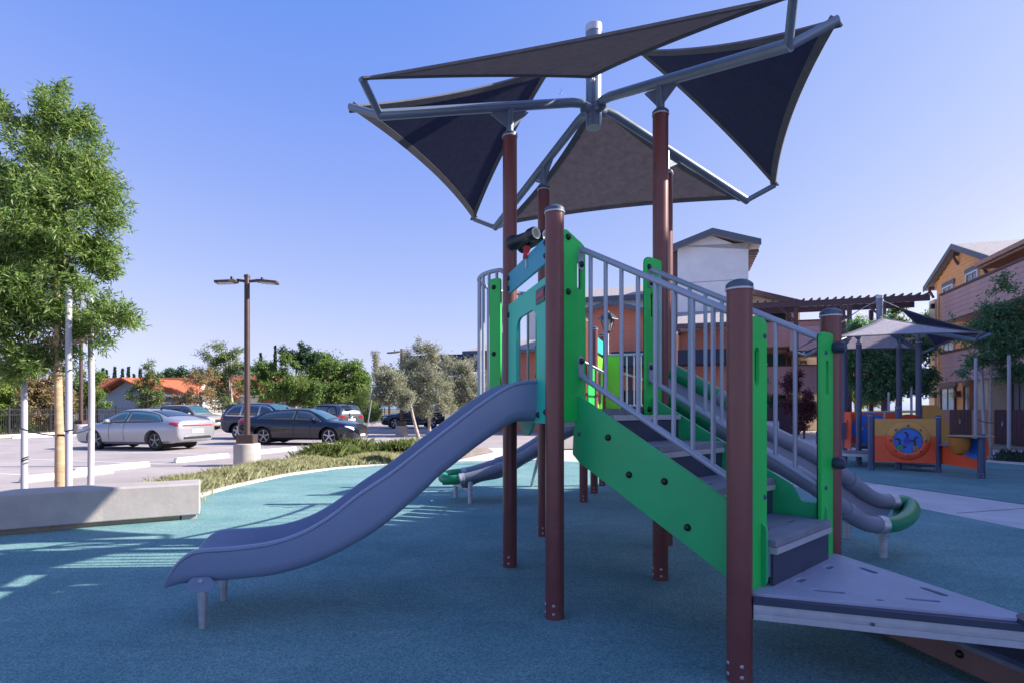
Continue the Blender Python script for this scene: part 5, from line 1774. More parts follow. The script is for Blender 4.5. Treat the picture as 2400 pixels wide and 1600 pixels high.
# right wing: swooping orange side with blue cup and small counters
d = (TR - TF2).normalized(); nr = Vector((d.y, -d.x, 0)); Lr = (TR - TF2).length
fr = Frame(TF2 + Vector((.05, .05, 0)), d, Z, -nr)
sw = [(.0, .62), (.0, .20), (Lr * .75, .17), (Lr * 1.02, .17), (Lr * 1.02, .37)] + [(Lr * (.98 - .64 * (i / 10)), .37 + .25 * (i / 10) ** 2.2) for i in range(1, 11)]
g = Geo(); g.prism(fr, sw, .03); g.build('wing_panel', ORANGE, tod, angle=25)
g = Geo(); g.prism(fr, [(Lr * .45, .58)] + [(Lr * (.5 + .5 * (i / 12)), .37 + .15 * (1 - i / 12) ** 2) for i in range(13)] + [(Lr * 1.0, .80), (Lr * .62, .80)], .02, off=-.04)
g.build('wing_back', BLUE, tod, angle=25)
g = Geo(); g.fbox(fr, -.02, Lr * .55, .605, .625, -.1, .16); g.build('counter_shelf', TREADM, tod)
TT = TR + Vector((-.02, .28, 0))
g = Geo(); g.lathe(TT + Z * .83, [(.0005, 0), (.40, .0), (.41, .012), (.40, .024), (.0005, .024)], 28); g.build('round_counter', M('tan_counter', (.33, .22, .12), .5), tod)
g = Geo(); g.lathe(TT + Vector((-.2, 0, .45)), [(.02, 0), (.12, .04), (.18, .18), (.19, .36), (.16, .37)], 16); g.build('counter_bowl', M('amber_bowl', (.45, .16, .02), .4), tod)
fr = Frame(TT + Vector((.12, -.05, 0)), Vector((.9, .3, 0)), Z)
g = Geo(); g.prism(fr, round_poly([(-.05, .22), (.2, .26), (.32, .5), (.30, .80), (-.05, .80)], .1, 4), .03); g.build('counter_side', ORANGE, tod)
# ------------------------------------------------------------------ parked cars
TYRE = M('tyre_rubber', (.016, .016, .017), .8, var=.2, scale=20)
CARGLASS = glassmat('car_glass', (.02, .035, .05))
CARGLASS2 = glassmat('car_glass_teal', (.03, .09, .11))
RIMM = M('alloy_wheel', (.45, .46, .50), .3, metal=.7, var=.1)
RIMD = M('dark_alloy', (.20, .20, .22), .35, metal=.6, var=.1)
WELL = M('wheel_well', (.008, .008, .009), .9)
LAMPR = M('tail_lamp_red', (.42, .008, .015), .15, var=.25, scale=20, coat=.6)
LAMPW = M('head_lamp_clear', (.55, .57, .62), .12, var=.2, scale=20, coat=.6)
CHROME = M('chrome_trim', (.62, .63, .66), .18, metal=.9, var=.05)
BLKTRIM = M('black_trim', (.012, .012, .014), .5, var=.2)
PLATE = M('number_plate', (.62, .63, .66), .45, var=.1, scale=40)

def wheel(parent, c, side, r, rim_mat, spokes=5, style=0):
    """c in car space; side +1 = left"""
    g = Geo()
    ax = Vector((0, side, 0))
    g.lathe(c - ax * .10, [(r * .66, 0), (r * .93, .005), (r * .985, .03), (r, .06), (r, .15), (r * .985, .18), (r * .93, .205), (r * .70, .212), (r * .66, .19)], 28, axis=ax)
    w = g.build('wheel', TYRE, parent, angle=50)
    g = Geo()
    f = Frame(c + ax * .075, (1, 0, 0), (0, 0, 1), ax)
    g.lathe(c + ax * .06, [(r * .67, 0), (r * .70, .045), (r * .66, .046), (r * .63, .02), (r * .62, -.04)], 28, axis=ax)
    for k in range(spokes):
        a = 2 * math.pi * k / spokes + .3
        p = []
        for rr, hw in ((.10, .055), (.45, .05 if style == 0 else .08), (.66, .075 if style == 0 else .12)):
            p.append((rr * r, hw * r * 1.3))
        poly = [(x, -y) for x, y in p] + [(x, y) for x, y in p[::-1]]
        ca, sa = math.cos(a), math.sin(a)
        g.prism(f, [(x * ca - y * sa, x * sa + y * ca) for x, y in poly], .022)
    g.lathe(c + ax * .07, [(r * .17, 0), (r * .16, .035), (.0005, .04)], 14, axis=ax)
    g.build('rim', rim_mat, w, angle=40)
    g = Geo(); g.lathe(c - ax * .02, [(r * .64, 0), (r * .64, .02)], 20, axis=ax); g.build('brake_disc', WELL, w)
    return w

def car(name, label, loc, head, stations, paint, roof_h, wheel_r, xw, track, side_win, pillars, shield, rear_glass, rim=RIMM, glass=CARGLASS, spokes=5, chrome_win=False, dark_base=None, group='cars parked in the lot', style=0, tail=None, nose=None, rails=False, zbelt_off=0):
    head = Vector((head.x, head.y, 0)).normalized()
    root = thing(name, label, 'car', loc, group, rz=math.atan2(head.y, head.x))
    ORG[root.name] = Vector((0, 0, 0))
    S = np.array(stations, float)
    X = np.linspace(0, 1, 81)
    xs = []
    cols_ = []
    # dense monotone interpolation in x
    xd = np.concatenate([np.linspace(S[0, 0], S[1, 0], 5)[:-1], np.linspace(S[1, 0], S[-2, 0], 70), np.linspace(S[-2, 0], S[-1, 0], 5)[1:]])
    spl = np.array(spline([tuple(r) for r in S], 600))
    order = np.argsort(spl[:, 0])
    def at_x(x):
        return [np.interp(x, spl[order, 0], spl[order, j]) for j in range(1, S.shape[1])]
    def section(x):
        zb, ws, wm, wb, zbelt, wt, ze, zt = at_x(x)
        zm = zb + (zbelt - zb) * .58
        return [(0, zb), (ws * .88, zb), (ws, zb + (zbelt - zb) * .12), (wm * .985, zb + (zbelt - zb) * .35), (wm, zm), (wm * .985, zb + (zbelt - zb) * .8), (wb, zbelt), (wb + (wt - wb) * .5, zbelt + (ze - zbelt) * .52), (wt, ze), (wt * .8, ze + (zt - ze) * .55), (wt * .4, ze + (zt - ze) * .92), (0, zt)]
    g = Geo()
    secs = []
    for x in xd:
        s_ = section(x)
        secs.append([(x, y, z) for y, z in s_] + [(x, -y, z) for y, z in s_[1:-1][::-1]])
    g.loft(secs)
    body = g.build('body', paint, root, angle=33)
    # wheel arches cut out of the body
    cut = Geo()
    for x in xw:
        for sd in (1, -1):
            cut.lathe((x, sd * (track + .35), wheel_r), [(wheel_r * 1.13, 0), (wheel_r * 1.13, .62)], 28, axis=(0, -sd, 0))
    bmesh.ops.recalc_face_normals(cut.bm, faces=cut.bm.faces)
    cm = bpy.data.meshes.new('arch_cut'); cut.bm.to_mesh(cm); cut.bm.free()
    co = bpy.data.objects.new('arch_cut', cm); col.objects.link(co)
    co.parent = root
    md = body.modifiers.new('arches', 'BOOLEAN'); md.operation = 'DIFFERENCE'; md.object = co; md.solver = 'EXACT'
    dg = bpy.context.evaluated_depsgraph_get(); dg.update()
    nm = bpy.data.meshes.new_from_object(body.evaluated_get(dg))
    body.modifiers.clear()
    nm.materials.clear(); nm.materials.append(paint)
    nm.shade_smooth(); nm.set_sharp_from_angle(angle=math.radians(33))
    body.data = nm
    bpy.data.objects.remove(co)
    for x in xw:
        g = Geo()
        g.box((x, 0, wheel_r + .02), (wheel_r * 1.9, track * 2 - .16, wheel_r * 1.6)); g.build('wheel_well', WELL, root)
        for sd in (1, -1):
            wheel(root, Vector((x, sd * (track - .10), wheel_r)), sd, wheel_r, rim, spokes, style)
    # glass mapped on the body surface
    def side(x, t, sgn, off=.006):
        s_ = section(x)
        a, m_, b = s_[6], s_[7], s_[8]
        if t < .5:
            k = t / .5; p = (a[0] + (m_[0] - a[0]) * k, a[1] + (m_[1] - a[1]) * k)
        else:
            k = (t - .5) / .5; p = (m_[0] + (b[0] - m_[0]) * k, m_[1] + (b[1] - m_[1]) * k)
        return Vector((x, sgn * (p[0] + off), p[1] + off * .2))
    def lower(x, t, sgn, off=.006):
        s_ = section(x)[2:7]
        k = t * 4; i = min(int(k), 3); f_ = k - i
        return Vector((x, sgn * (s_[i][0] + (s_[i + 1][0] - s_[i][0]) * f_ + off), s_[i][1] + (s_[i + 1][1] - s_[i][1]) * f_))
    def topf(x, w, off=.006):
        s_ = section(x)[8:12][::-1]
        k = abs(w) * 3; i = min(int(k), 2); f_ = k - i
        y = s_[i][0] + (s_[i + 1][0] - s_[i][0]) * f_; z = s_[i][1] + (s_[i + 1][1] - s_[i][1]) * f_
        return Vector((x, math.copysign(y, w), z + off))
    def patch(fn, nm, mt, nu=12, nv=4, parent=body, th=0.004):
        g = Geo(); grid = [[g.v(fn(i / nu, j / nv)) for j in range(nv + 1)] for i in range(nu + 1)]
        for i in range(nu):
            for j in range(nv):
                g.face([grid[i][j], grid[i + 1][j], grid[i + 1][j + 1], grid[i][j + 1]])
        o = g.build(nm, mt, parent, angle=60)
        s2 = o.modifiers.new('Solidify', 'SOLIDIFY'); s2.thickness = th; s2.offset = 0
        return o
    x0, x1 = side_win
    cutsx = [x0] + list(pillars) + [x1]
    for sgn in (1, -1):
        def wtop(x):
            e = min(1, max(0, (x - x0) / .35), max(0, (x1 - x) / .45))
            return .12 + .78 * min(1, e ** .6 + .02)
        g0 = patch(lambda a, b: side(x0 - .05 + (x1 - x0 + .1) * a, .04 + (wtop(x0 + (x1 - x0) * a) + .03 - .04) * b, sgn, .003), 'window_surround', CHROME if chrome_win else BLKTRIM, 24, 3)
        for k in range(len(cutsx) - 1):
            a0 = cutsx[k] + (.035 if k else .0); a1 = cutsx[k + 1] - (.035 if k < len(cutsx) - 2 else 0)
            patch(lambda a, b: side(a0 + (a1 - a0) * a, .11 + (wtop(a0 + (a1 - a0) * a) - .045 - .11) * b, sgn, .0075), 'side_window', glass, 14, 3)
        # door seams and handles
        for xs_ in list(pillars) + [x1 - .35]:
            patch(lambda a, b: lower(xs_ - .006 + .012 * a, .05 + .95 * b, sgn, .0015), 'door_seam', WELL, 1, 8)
        for xs_ in list(pillars):
            patch(lambda a, b: lower(xs_ + .10 + .18 * a, .86 + .035 * b, sgn, .018), 'door_handle', paint, 3, 2, th=.015)
        mx = x1 - .28
        p = side(mx, .14, sgn, .0)
        g = Geo(); g.sphere((0, 0, 0), .1, 10, 7)
        for v in g.bm.verts:
            v.co = Vector((p.x + .02 + v.co.x * .9, p.y + sgn * .10 + v.co.y * 1.1, p.z + .05 + v.co.z * .75))
        g.box((p.x + .02, p.y + sgn * .03, p.z + .01), (.08, .1, .03))
        g.build('wing_mirror', paint, root)
        if dark_base:
            patch(lambda a, b: lower(xw[0] + wheel_r * 1.3 + (xw[1] - xw[0] - wheel_r * 2.6) * a, .0 + .22 * b, sgn, .004), 'sill_trim', dark_base, 12, 2)
            for x in xw:
                g = Geo()
                prev = []
                for i in range(21):
                    an = math.pi * (-.04) + math.pi * 1.08 * i / 20
                    rows_ = []
                    for rr in (1.12, 1.24):
                        px = x + wheel_r * rr * math.cos(an); pz = wheel_r + wheel_r * rr * math.sin(an)
                        px = min(max(px, S[0, 0] + .03), S[-1, 0] - .03)
                        sec = section(px); yy = np.interp(pz, [q[1] for q in sec[2:7]], [q[0] for q in sec[2:7]])
                        rows_.append(Vector((px, sgn * (yy + .006), max(pz, .16))))
                    prev.append(rows_)
                g.loft(prev, closed=False, cap=False); o = g.build('arch_trim', dark_base, body)
                s2 = o.modifiers.new('Solidify', 'SOLIDIFY'); s2.thickness = .01; s2.offset = 0
        if tail:
            for (xa, xb, t0, t1) in tail['side']:
                patch(lambda a, b: lower(xa + (xb - xa) * a, t0 + (t1 - t0) * (b * (1 - .55 * a) + .45 * a), sgn, .006), 'tail_lamp', LAMPR, 6, 3)
        if nose:
            for (xa, xb, t0, t1) in nose['side']:
                patch(lambda a, b: lower(xa + (xb - xa) * a, t0 + (t1 - t0) * (b * (.35 + .65 * a) + .3 * (1 - a)), sgn, .006), 'head_lamp', LAMPW, 6, 3)
    patch(lambda a, b: topf(shield[0] + (shield[1] - shield[0]) * a, -.93 + 1.86 * b, .006), 'windscreen', glass if glass is not CARGLASS else CARGLASS2, 8, 10)
    patch(lambda a, b: topf(rear_glass[0] + (rear_glass[1] - rear_glass[0]) * a, -.88 + 1.76 * b, .006), 'rear_window', CARGLASS, 8, 10)
    # end details
    xb_ = S[0, 0]; xf_ = S[-1, 0]
    def end(x, y0, y1, z0, z1, nm, mt, d=.02):
        g = Geo(); g.box((x, (y0 + y1) / 2, (z0 + z1) / 2), (d, abs(y1 - y0), z1 - z0)); return g.build(nm, mt, body, bevel=.004)
    if tail:
        for a in tail.get('end', []):
            end(xb_ - .004, *a[:4], a[4], {'r': LAMPR, 'k': BLKTRIM, 'p': PLATE, 'c': CHROME}[a[5]])
    if nose:
        for a in nose.get('end', []):
            end(xf_ + .004, *a[:4], a[4], {'w': LAMPW, 'k': BLKTRIM, 'p': PLATE, 'c': CHROME}[a[5]])
    if rails:
        for sgn in (1, -1):
            g = Geo(); g.tube([topf(x, sgn * .96, .05) for x in np.linspace(rear_glass[1] + .1, shield[0] - .1, 8)], .018, 6); g.build('roof_rail', BLKTRIM, root)
    g = Geo(); q = topf(rear_glass[1] + .12, 0, 0)
    g.loft([[q + Vector((dx * .07, dy * .022 * (1 - k), k * .07)) for dx, dy in ((-1 - k * .3, 0), (0, 1), (.7 - k, 0), (0, -1))] for k in (0, .5, .95)]); g.build('roof_fin', BLKTRIM, root)
    return root

SED = [(-2.44, .42, .66, .74, .70, .90, .60, .95, .985), (-2.37, .33, .78, .86, .79, .97, .66, 1.03, 1.065), (-2.1, .26, .86, .91, .83, 1.0, .69, 1.075, 1.105), (-1.75, .24, .88, .925, .845, .99, .66, 1.14, 1.18),
       (-1.2, .21, .88, .93, .85, .965, .59, 1.30, 1.345), (-.7, .2, .88, .93, .85, .95, .56, 1.375, 1.425), (-.1, .2, .88, .93, .85, .94, .56, 1.40, 1.45), (.4, .2, .88, .93, .85, .93, .57, 1.36, 1.41),
       (.9, .2, .88, .93, .84, .915, .62, 1.16, 1.21), (1.32, .2, .88, .92, .82, .90, .68, .955, 1.0), (1.8, .2, .87, .91, .79, .86, .66, .89, .93), (2.2, .22, .84, .88, .74, .78, .60, .80, .84), (2.38, .25, .72, .80, .66, .70, .52, .72, .75), (2.45, .30, .60, .66, .56, .60, .42, .62, .64)]
SUV = [(-2.28, .48, .70, .78, .74, 1.0, .62, 1.12, 1.15), (-2.22, .40, .82, .88, .82, 1.06, .64, 1.28, 1.32), (-2.08, .33, .87, .91, .85, 1.07, .63, 1.50, 1.54), (-1.85, .28, .89, .92, .86, 1.06, .62, 1.60, 1.65),
       (-1.0, .24, .89, .925, .87, 1.04, .62, 1.645, 1.70), (-.2, .24, .89, .925, .87, 1.02, .63, 1.645, 1.70), (.3, .24, .89, .925, .87, 1.01, .64, 1.59, 1.64), (.75, .24, .89, .925, .86, 1.0, .68, 1.36, 1.41),
       (1.15, .24, .89, .92, .85, 1.0, .72, 1.08, 1.13), (1.6, .24, .88, .915, .83, .97, .72, 1.02, 1.06), (2.0, .25, .86, .90, .80, .92, .68, .955, .99), (2.2, .28, .80, .86, .74, .84, .62, .86, .90), (2.28, .34, .70, .76, .66, .74, .52, .76, .78)]
SILVER = M('silver_car_paint', (.36, .37, .41), .30, metal=.5, var=.01, coat=.5)
BLACKP = M('black_car_paint', (.004, .006, .016), .14, var=.05, coat=.7)
NAVYP = M('navy_car_paint', (.006, .011, .045), .22, var=.05, coat=.3)
GREYP = M('grey_car_paint', (.085, .10, .13), .28, metal=.4, var=.03, coat=.4)
TANP = M('beige_car_paint', (.36, .34, .32), .28, metal=.4, var=.05, coat=.7)
tail_sed = {'side': [(-2.40, -2.02, .72, .98)], 'end': [(-.68, .68, .845, .885, 'tail_lamp_bar', 'r'), (-.26, .26, .60, .73, 'number_plate', 'p'), (-.62, .62, .40, .47, 'lower_bumper', 'k'), (-.55, .55, .475, .5, 'bumper_trim', 'c')]}
nose_sed = {'side': [(2.05, 2.38, .72, .97)], 'end': [(-.40, .40, .42, .60, 'grille', 'k'), (-.34, .34, .53, .545, 'grille_bar', 'c'), (-.24, .24, .33, .43, 'number_plate', 'p')]}
tail_suv = {'side': [(-2.24, -2.0, .68, .98)], 'end': [(-.74, -.50, .92, 1.06, 'tail_lamp', 'r'), (.50, .74, .92, 1.06, 'tail_lamp', 'r'), (-.48, .48, .955, .985, 'tail_lamp_bar', 'c'), (-.24, .24, .76, .88, 'number_plate', 'p'), (-.66, .66, .46, .60, 'lower_bumper', 'k')]}
nose_suv = {'side': [(1.95, 2.22, .74, .98)], 'end': [(-.46, .46, .52, .72, 'grille', 'k'), (-.3, .3, .6, .62, 'grille_bar', 'c'), (-.24, .24, .42, .52, 'number_plate', 'p')]}

def mid(uf, vf, ur, vr):
    return (gp(uf, vf) + gp(ur, vr)) / 2
Hs = Vector((-.968, .25, 0))
rs_ = car('silver_sedan', 'silver saloon car with its bright rear and red tail lamps towards the playground', Vector((-13.15, 20.2, 0)), Hs, SED, SILVER, 1.45, .335, (-1.33, 1.40), .81, (-1.68, 1.02), (-.02,), (.47, 1.24), (-1.72, -.86), rim=RIMD, glass=CARGLASS2, tail=tail_sed, nose=nose_sed)
rs_.scale = (.93, .96, .98)
car('black_sedan', 'glossy black saloon car nosed up to a white wheel stop', Vector((-8.45, 23.0, 0)), E2 * .985 + N2 * .17, SED, BLACKP, 1.45, .345, (-1.33, 1.40), .82, (-1.62, 1.02), (-.02,), (.47, 1.24), (-1.72, -.86), rim=RIMM, tail=tail_sed, nose=nose_sed)
car('navy_suv', 'dark navy sport utility car with chrome-lined windows behind the black saloon', Vector((-11.5, 27.0, 0)), E2, SUV, NAVYP, 1.7, .36, (-1.30, 1.36), .81, (-1.95, .92), (-1.12, -.1), (.32, 1.08), (-2.2, -1.98), chrome_win=True, dark_base=BLKTRIM, tail=tail_suv, nose=nose_suv, style=1)
car('grey_suv', 'blue-grey sport utility car seen from behind with tall red tail lamps', Vector((-10.9, 33.3, 0)), Vector((-.80, .60, 0)), SUV, GREYP, 1.7, .36, (-1.30, 1.36), .81, (-1.95, .92), (-1.12, -.1), (.32, 1.08), (-2.2, -1.98), dark_base=BLKTRIM, tail=tail_suv, nose=nose_suv, rails=True)
car('beige_suv', 'beige sport utility car half hidden behind the silver saloon', Vector((-22.0, 38.6, 0)), Vector((.97, -.2, 0)), SUV, TANP, 1.7, .36, (-1.30, 1.36), .81, (-1.95, .92), (-1.12, -.1), (.32, 1.08), (-2.2, -1.98), dark_base=BLKTRIM, tail=tail_suv, nose=nose_suv)
car('black_suv', 'black off-road car parked far off behind the olive trees', Vector((-7.4, 42.0, 0)), Vector((-.96, -.28, 0)), SUV, BLACKP, 1.7, .40, (-1.30, 1.36), .84, (-1.95, .92), (-1.12, -.1), (.32, 1.08), (-2.2, -1.98), dark_base=GREYP, tail=tail_suv, nose=nose_suv, style=1)
# ------------------------------------------------------------------ vegetation
NR = np.random.RandomState(11)

def leaf_mesh(name, base, dirs, length, width, mat, org=(0, 0, 0), fold=.25):
    """one folded diamond per leaf; base, dirs: (N,3) arrays"""
    n = len(base)
    d = dirs / (np.linalg.norm(dirs, axis=1, keepdims=True) + 1e-9)
    rnd = NR.normal(size=(n, 3))
    s = np.cross(d, rnd); s /= (np.linalg.norm(s, axis=1, keepdims=True) + 1e-9)
    nn = np.cross(d, s)
    L = length * NR.uniform(.65, 1.25, (n, 1)); Wd = width * NR.uniform(.75, 1.2, (n, 1))
    b = base - np.array(org)
    v = np.empty((n, 4, 3))
    v[:, 0] = b
    v[:, 1] = b + d * L * .45 + s * Wd * .5 + nn * Wd * fold
    v[:, 2] = b + d * L - np.array([0, 0, 1.0]) * L * .08
    v[:, 3] = b + d * L * .45 - s * Wd * .5 + nn * Wd * fold
    me = bpy.data.meshes.new(name)
    me.vertices.add(n * 4); me.loops.add(n * 4); me.polygons.add(n)
    me.vertices.foreach_set('co', v.reshape(-1))
    me.loops.foreach_set('vertex_index', np.arange(n * 4, dtype=np.int32))
    me.polygons.foreach_set('loop_start', np.arange(0, n * 4, 4, dtype=np.int32))
    me.update(); me.validate()
    me.materials.append(mat)
    return me

def crown_points(blobs, n_tw, per, twig, droop, up=.35, shell=.55):
    """twigs spread unevenly through ellipsoids; leaves strung along the twigs"""
    w = np.array([b[1][0] * b[1][1] * b[1][2] for b in blobs]) ** .75
    w = w / w.sum()
    base = []; dirs = []
    for b, k in zip(blobs, NR.multinomial(n_tw, w)):
        c = np.array(b[0]); r = np.array(b[1])
        if k == 0:
            continue
        u = NR.normal(size=(k, 3)); u /= np.linalg.norm(u, axis=1, keepdims=True)
        kc = max(5, k // 26)
        uc = NR.normal(size=(kc, 3)); uc /= np.linalg.norm(uc, axis=1, keepdims=True)
        rc = NR.uniform(shell ** 2, 1.0, (kc, 1)) ** .5
        pick = NR.randint(0, kc, k)
        u = (uc * rc)[pick] + NR.normal(size=(k, 3)) * NR.uniform(.10, .24, (kc, 1))[pick]
        rad = np.linalg.norm(u, axis=1, keepdims=True); u = u / (rad + 1e-6)
        rad *= 1 + .16 * np.sin(u[:, :1] * 5 + c[0] * 3) * np.cos(u[:, 2:3] * 4 + c[2])
        p = c + u * r * rad
        d = u * .8 + NR.normal(size=(k, 3)) * .45 + np.array([0, 0, up])
        d /= np.linalg.norm(d, axis=1, keepdims=True)
        for j in range(per):
            t = (j + NR.uniform(0, 1, (k, 1))) / per
            q = p + d * (t - .5) * twig + NR.normal(size=(k, 3)) * twig * .05
            dd_ = d * .55 + NR.normal(size=(k, 3)) * .6 - np.array([0, 0, droop])
            base.append(q); dirs.append(dd_)
    return np.concatenate(base), np.concatenate(dirs)

BARK = M('tan_bark', (.40, .28, .17), .85, var=.25, scale=5, bump=.5, bscale=22, stretch=(1, 1, 3), dirt=.3)
BARKD = M('brown_bark', (.14, .095, .07), .9, var=.3, scale=5, bump=.6, bscale=20, stretch=(1, 1, .4))
BARKP = M('pale_bark', (.36, .30, .26), .9, var=.25, scale=6, bump=.5, bscale=20)

def tree(name, label, d, base_uv, blobs_px, n_tw, per, leaf, mat, bark=BARKD, r0=.1, group=None, droop=.15, twig=.35, up=.35, shell=.5, depth=.85, lean=None, fork=.5, cat='tree', trunk_name='trunk', extra_limbs=0, thin=1.0):
    base = at(base_uv[0], base_uv[1], d); base.z = 0
    sc = d / F
    blobs = []
    for i, b in enumerate(blobs_px):
        dd_ = d + (b[4] if len(b) > 4 else NR.uniform(-.3, .3) * b[2] * sc)
        c = at(b[0], b[1], dd_)
        blobs.append(((c.x, c.y, c.z), (b[2] * sc, b[2] * sc * depth, b[3] * sc)))
    o = thing(name, label, cat, tuple(base), group)
    top = max(b[0][2] for b in blobs)
    cx = sum(b[0][0] for b in blobs) / len(blobs); cy = sum(b[0][1] for b in blobs) / len(blobs)
    zlow = min(b[0][2] - b[1][2] for b in blobs)
    zf = max(.3, zlow + (top - zlow) * fork * .5)
    fk = Vector((base.x + (cx - base.x) * .35, base.y, zf))
    tip = Vector((cx, cy, zlow + (top - zlow) * .85))
    g = Geo()
    pts = [tuple(p) for p in spline([tuple(base - Z * .05), tuple(base + (fk - base) * .5 + Vector((NR.uniform(-.1, .1) * r0 * 3, 0, 0))), tuple(fk), tuple(fk + (tip - fk) * .5 + Vector((NR.uniform(-1, 1) * r0, 0, 0))), tuple(tip)], 16)]
    g.tube(pts, [r0 * (1.25 - .1 * i if i < 2 else 1.05 - .062 * i) for i in range(16)], 9)
    for b in blobs + [blobs[NR.randint(len(blobs))] for _ in range(extra_limbs)]:
        c = Vector(b[0]) + Vector(NR.uniform(-.4, .4, 3)) * b[1][0]
        st = Vector(pts[NR.randint(6, 12)])
        if c.z < st.z:
            st = Vector(pts[5])
        m_ = (st + c) / 2 + Vector((0, 0, -.08 * (c - st).length))
        lp = [tuple(p) for p in spline([tuple(st), tuple(m_), tuple(c)], 7)]
        g.tube(lp, [r0 * .45 * thin * (1 - .12 * i) for i in range(7)], 6)
    g.build(trunk_name, bark, o, angle=60)
    P_, D_ = crown_points(blobs, n_tw, per, twig, droop, up, shell)
    me = leaf_mesh('crown', P_, D_, leaf[0], leaf[1], mat, tuple(base))
    c = bpy.data.objects.new('crown', me); link(c, o)
    return o

ASH = leafmat('ash_leaf', (.055, .125, .020), (.125, .215, .045), (.28, .34, .14), .45, .5)
GREENL = leafmat('mid_green_leaf', (.055, .12, .022), (.11, .195, .042), (.21, .28, .085), .4)
LIGHTL = leafmat('light_green_leaf', (.10, .16, .03), (.16, .22, .05), (.22, .27, .08), .4)
OLIVEL = leafmat('olive_leaf', (.17, .185, .115), (.28, .295, .205), (.43, .43, .33), .35, .5)
DARKL = leafmat('dark_green_leaf', (.014, .04, .018), (.025, .065, .028), (.05, .10, .04), .3)
PINEL = leafmat('pine_needles', (.06, .10, .025), (.12, .17, .045), (.21, .25, .09), .3)
CYPL = leafmat('cypress_leaf', (.012, .03, .015), (.02, .045, .02), (.035, .06, .028), .15)
TANL = leafmat('dry_tan_leaf', (.19, .13, .05), (.27, .20, .09), (.34, .27, .14), .3)
BURGL = leafmat('burgundy_leaf', (.10, .03, .04), (.16, .055, .06), (.24, .10, .10), .4)
SHADEL = leafmat('blue_green_leaf', (.06, .15, .065), (.10, .22, .10), (.17, .30, .15), .42)
IVY = leafmat('ivy_leaf', (.12, .19, .035), (.18, .26, .055), (.25, .32, .09), .4)

# --- staked ash tree on the left
t_ = tree('ash_tree', 'big leafy staked tree with narrow shiny leaves at the left edge of the picture', 8.7, (143, 1160),
          [(128, 215, 34, 52), (118, 262, 62, 50), (70, 300, 80, 60), (145, 335, 88, 70), (95, 400, 120, 85), (185, 430, 95, 85), (120, 500, 130, 90), (195, 540, 90, 85), (20, 520, 120, 140), (110, 610, 120, 80), (195, 640, 75, 60), (40, 690, 110, 90), (150, 720, 100, 60), (240, 735, 65, 38), (60, 800, 100, 60), (205, 795, 52, 36), (285, 750, 32, 22), (140, 800, 60, 50), (20, 860, 60, 36), (75, 850, 60, 40), (120, 860, 40, 30), (-90, 500, 130, 200), (-80, 750, 120, 100)],
          6600, 13, (.105, .021), ASH, bark=BARK, r0=.066, droop=.22, twig=.30, up=.5, shell=.25, fork=.75, extra_limbs=8, thin=.55)
STAKE = M('grey_stake', (.38, .38, .43), .7, var=.1, scale=4, stretch=(1, 1, .2), dirt=.15)
for u, vtop, d, wh, lean in ((57, 890, 8.9, 'left of the tree trunk', 0), (161, 672, 8.5, 'right beside the tree trunk, the tallest', .0), (212, 700, 9.1, 'furthest right of the three by the ash tree', .02)):
    p = at(u, 958, d); p.z = 0
    tp = at(u - 2, vtop, d); zt_ = tp.z
    g = Geo(); g.tube([p - Z * .05, p + Z * zt_ * .5 + Vector((lean, 0, 0)), p + Z * zt_], [.047, .045, .042], 12)
    o = g.build('tree_stake', STAKE, None)
    tag(o, 'round grey wooden stake, ' + wh, 'tree stake', 'stakes round the ash tree'); based(o, p)
STRAP = M('black_strap', (.02, .02, .022), .6)
def strap(parent, u0, v0, d0, u1, v1, d1, sag=.03):
    a = at(u0, v0, d0); b = at(u1, v1, d1)
    g = Geo()
    pts = [a + (b - a) * t - Z * sag * math.sin(math.pi * t) for t in [i / 8 for i in range(9)]]
    g.tube(pts, .011, 6)
    g.build('tie_strap', STRAP, parent)
strap(t_, 48, 1003, 8.85, 148, 1020, 8.62); strap(t_, 135, 1024, 8.65, 212, 1004, 9.05, .01); strap(t_, 152, 1010, 8.44, 172, 1006, 8.46, 0); strap(t_, 135, 1018, 8.62, 152, 1018, 8.62, 0)
strap(t_, 132, 868, 8.64, 168, 866, 8.46, .01); strap(t_, 50, 1075, 8.85, 66, 1069, 8.85, 0); strap(t_, 50, 1080, 8.85, 66, 1074, 8.85, 0)

# --- trees on the left and middle distance
tree('olive_tree', 'grey-green loose tree behind the fence, left of the red-roofed bungalow', 36, (205, 1000), [(205, 890, 28, 34), (228, 915, 22, 34), (185, 925, 26, 30), (215, 950, 28, 22)], 1100, 7, (.17, .06), GREENL, r0=.12, twig=.5, group='trees beyond the lot')
tree('young_pine', 'sparse upright young pine in front of the red-roofed bungalow', 40, (347, 990), [(346, 858, 9, 12), (340, 880, 14, 14), (368, 885, 12, 14), (328, 905, 15, 12), (355, 910, 18, 14), (372, 935, 16, 14), (345, 940, 26, 16), (305, 922, 12, 10)], 800, 8, (.20, .045), PINEL, bark=BARKP, r0=.11, twig=.55, up=.5, group='trees beyond the lot')
tree('dry_shrub_tree', 'bare tan-twigged tree right of the bungalows', 43, (478, 1000), [(455, 905, 26, 40), (490, 890, 20, 30), (475, 945, 36, 34), (430, 940, 24, 28)], 950, 7, (.17, .05), TANL, bark=BARKP, r0=.12, twig=.5, group='trees beyond the lot')
tree('spreading_tree', 'tall spreading tree with pale twisted limbs left of the tall lamp post', 48, (548, 1000), [(530, 822, 34, 16), (500, 842, 34, 20), (560, 850, 32, 24), (530, 872, 42, 20), (475, 882, 30, 20), (560, 905, 30, 20), (505, 915, 30, 18), (540, 940, 40, 22)], 2300, 7, (.20, .06), PINEL, bark=BARKP, r0=.28, twig=.7, extra_limbs=10, shell=.6, thin=.9, group='trees beyond the lot')
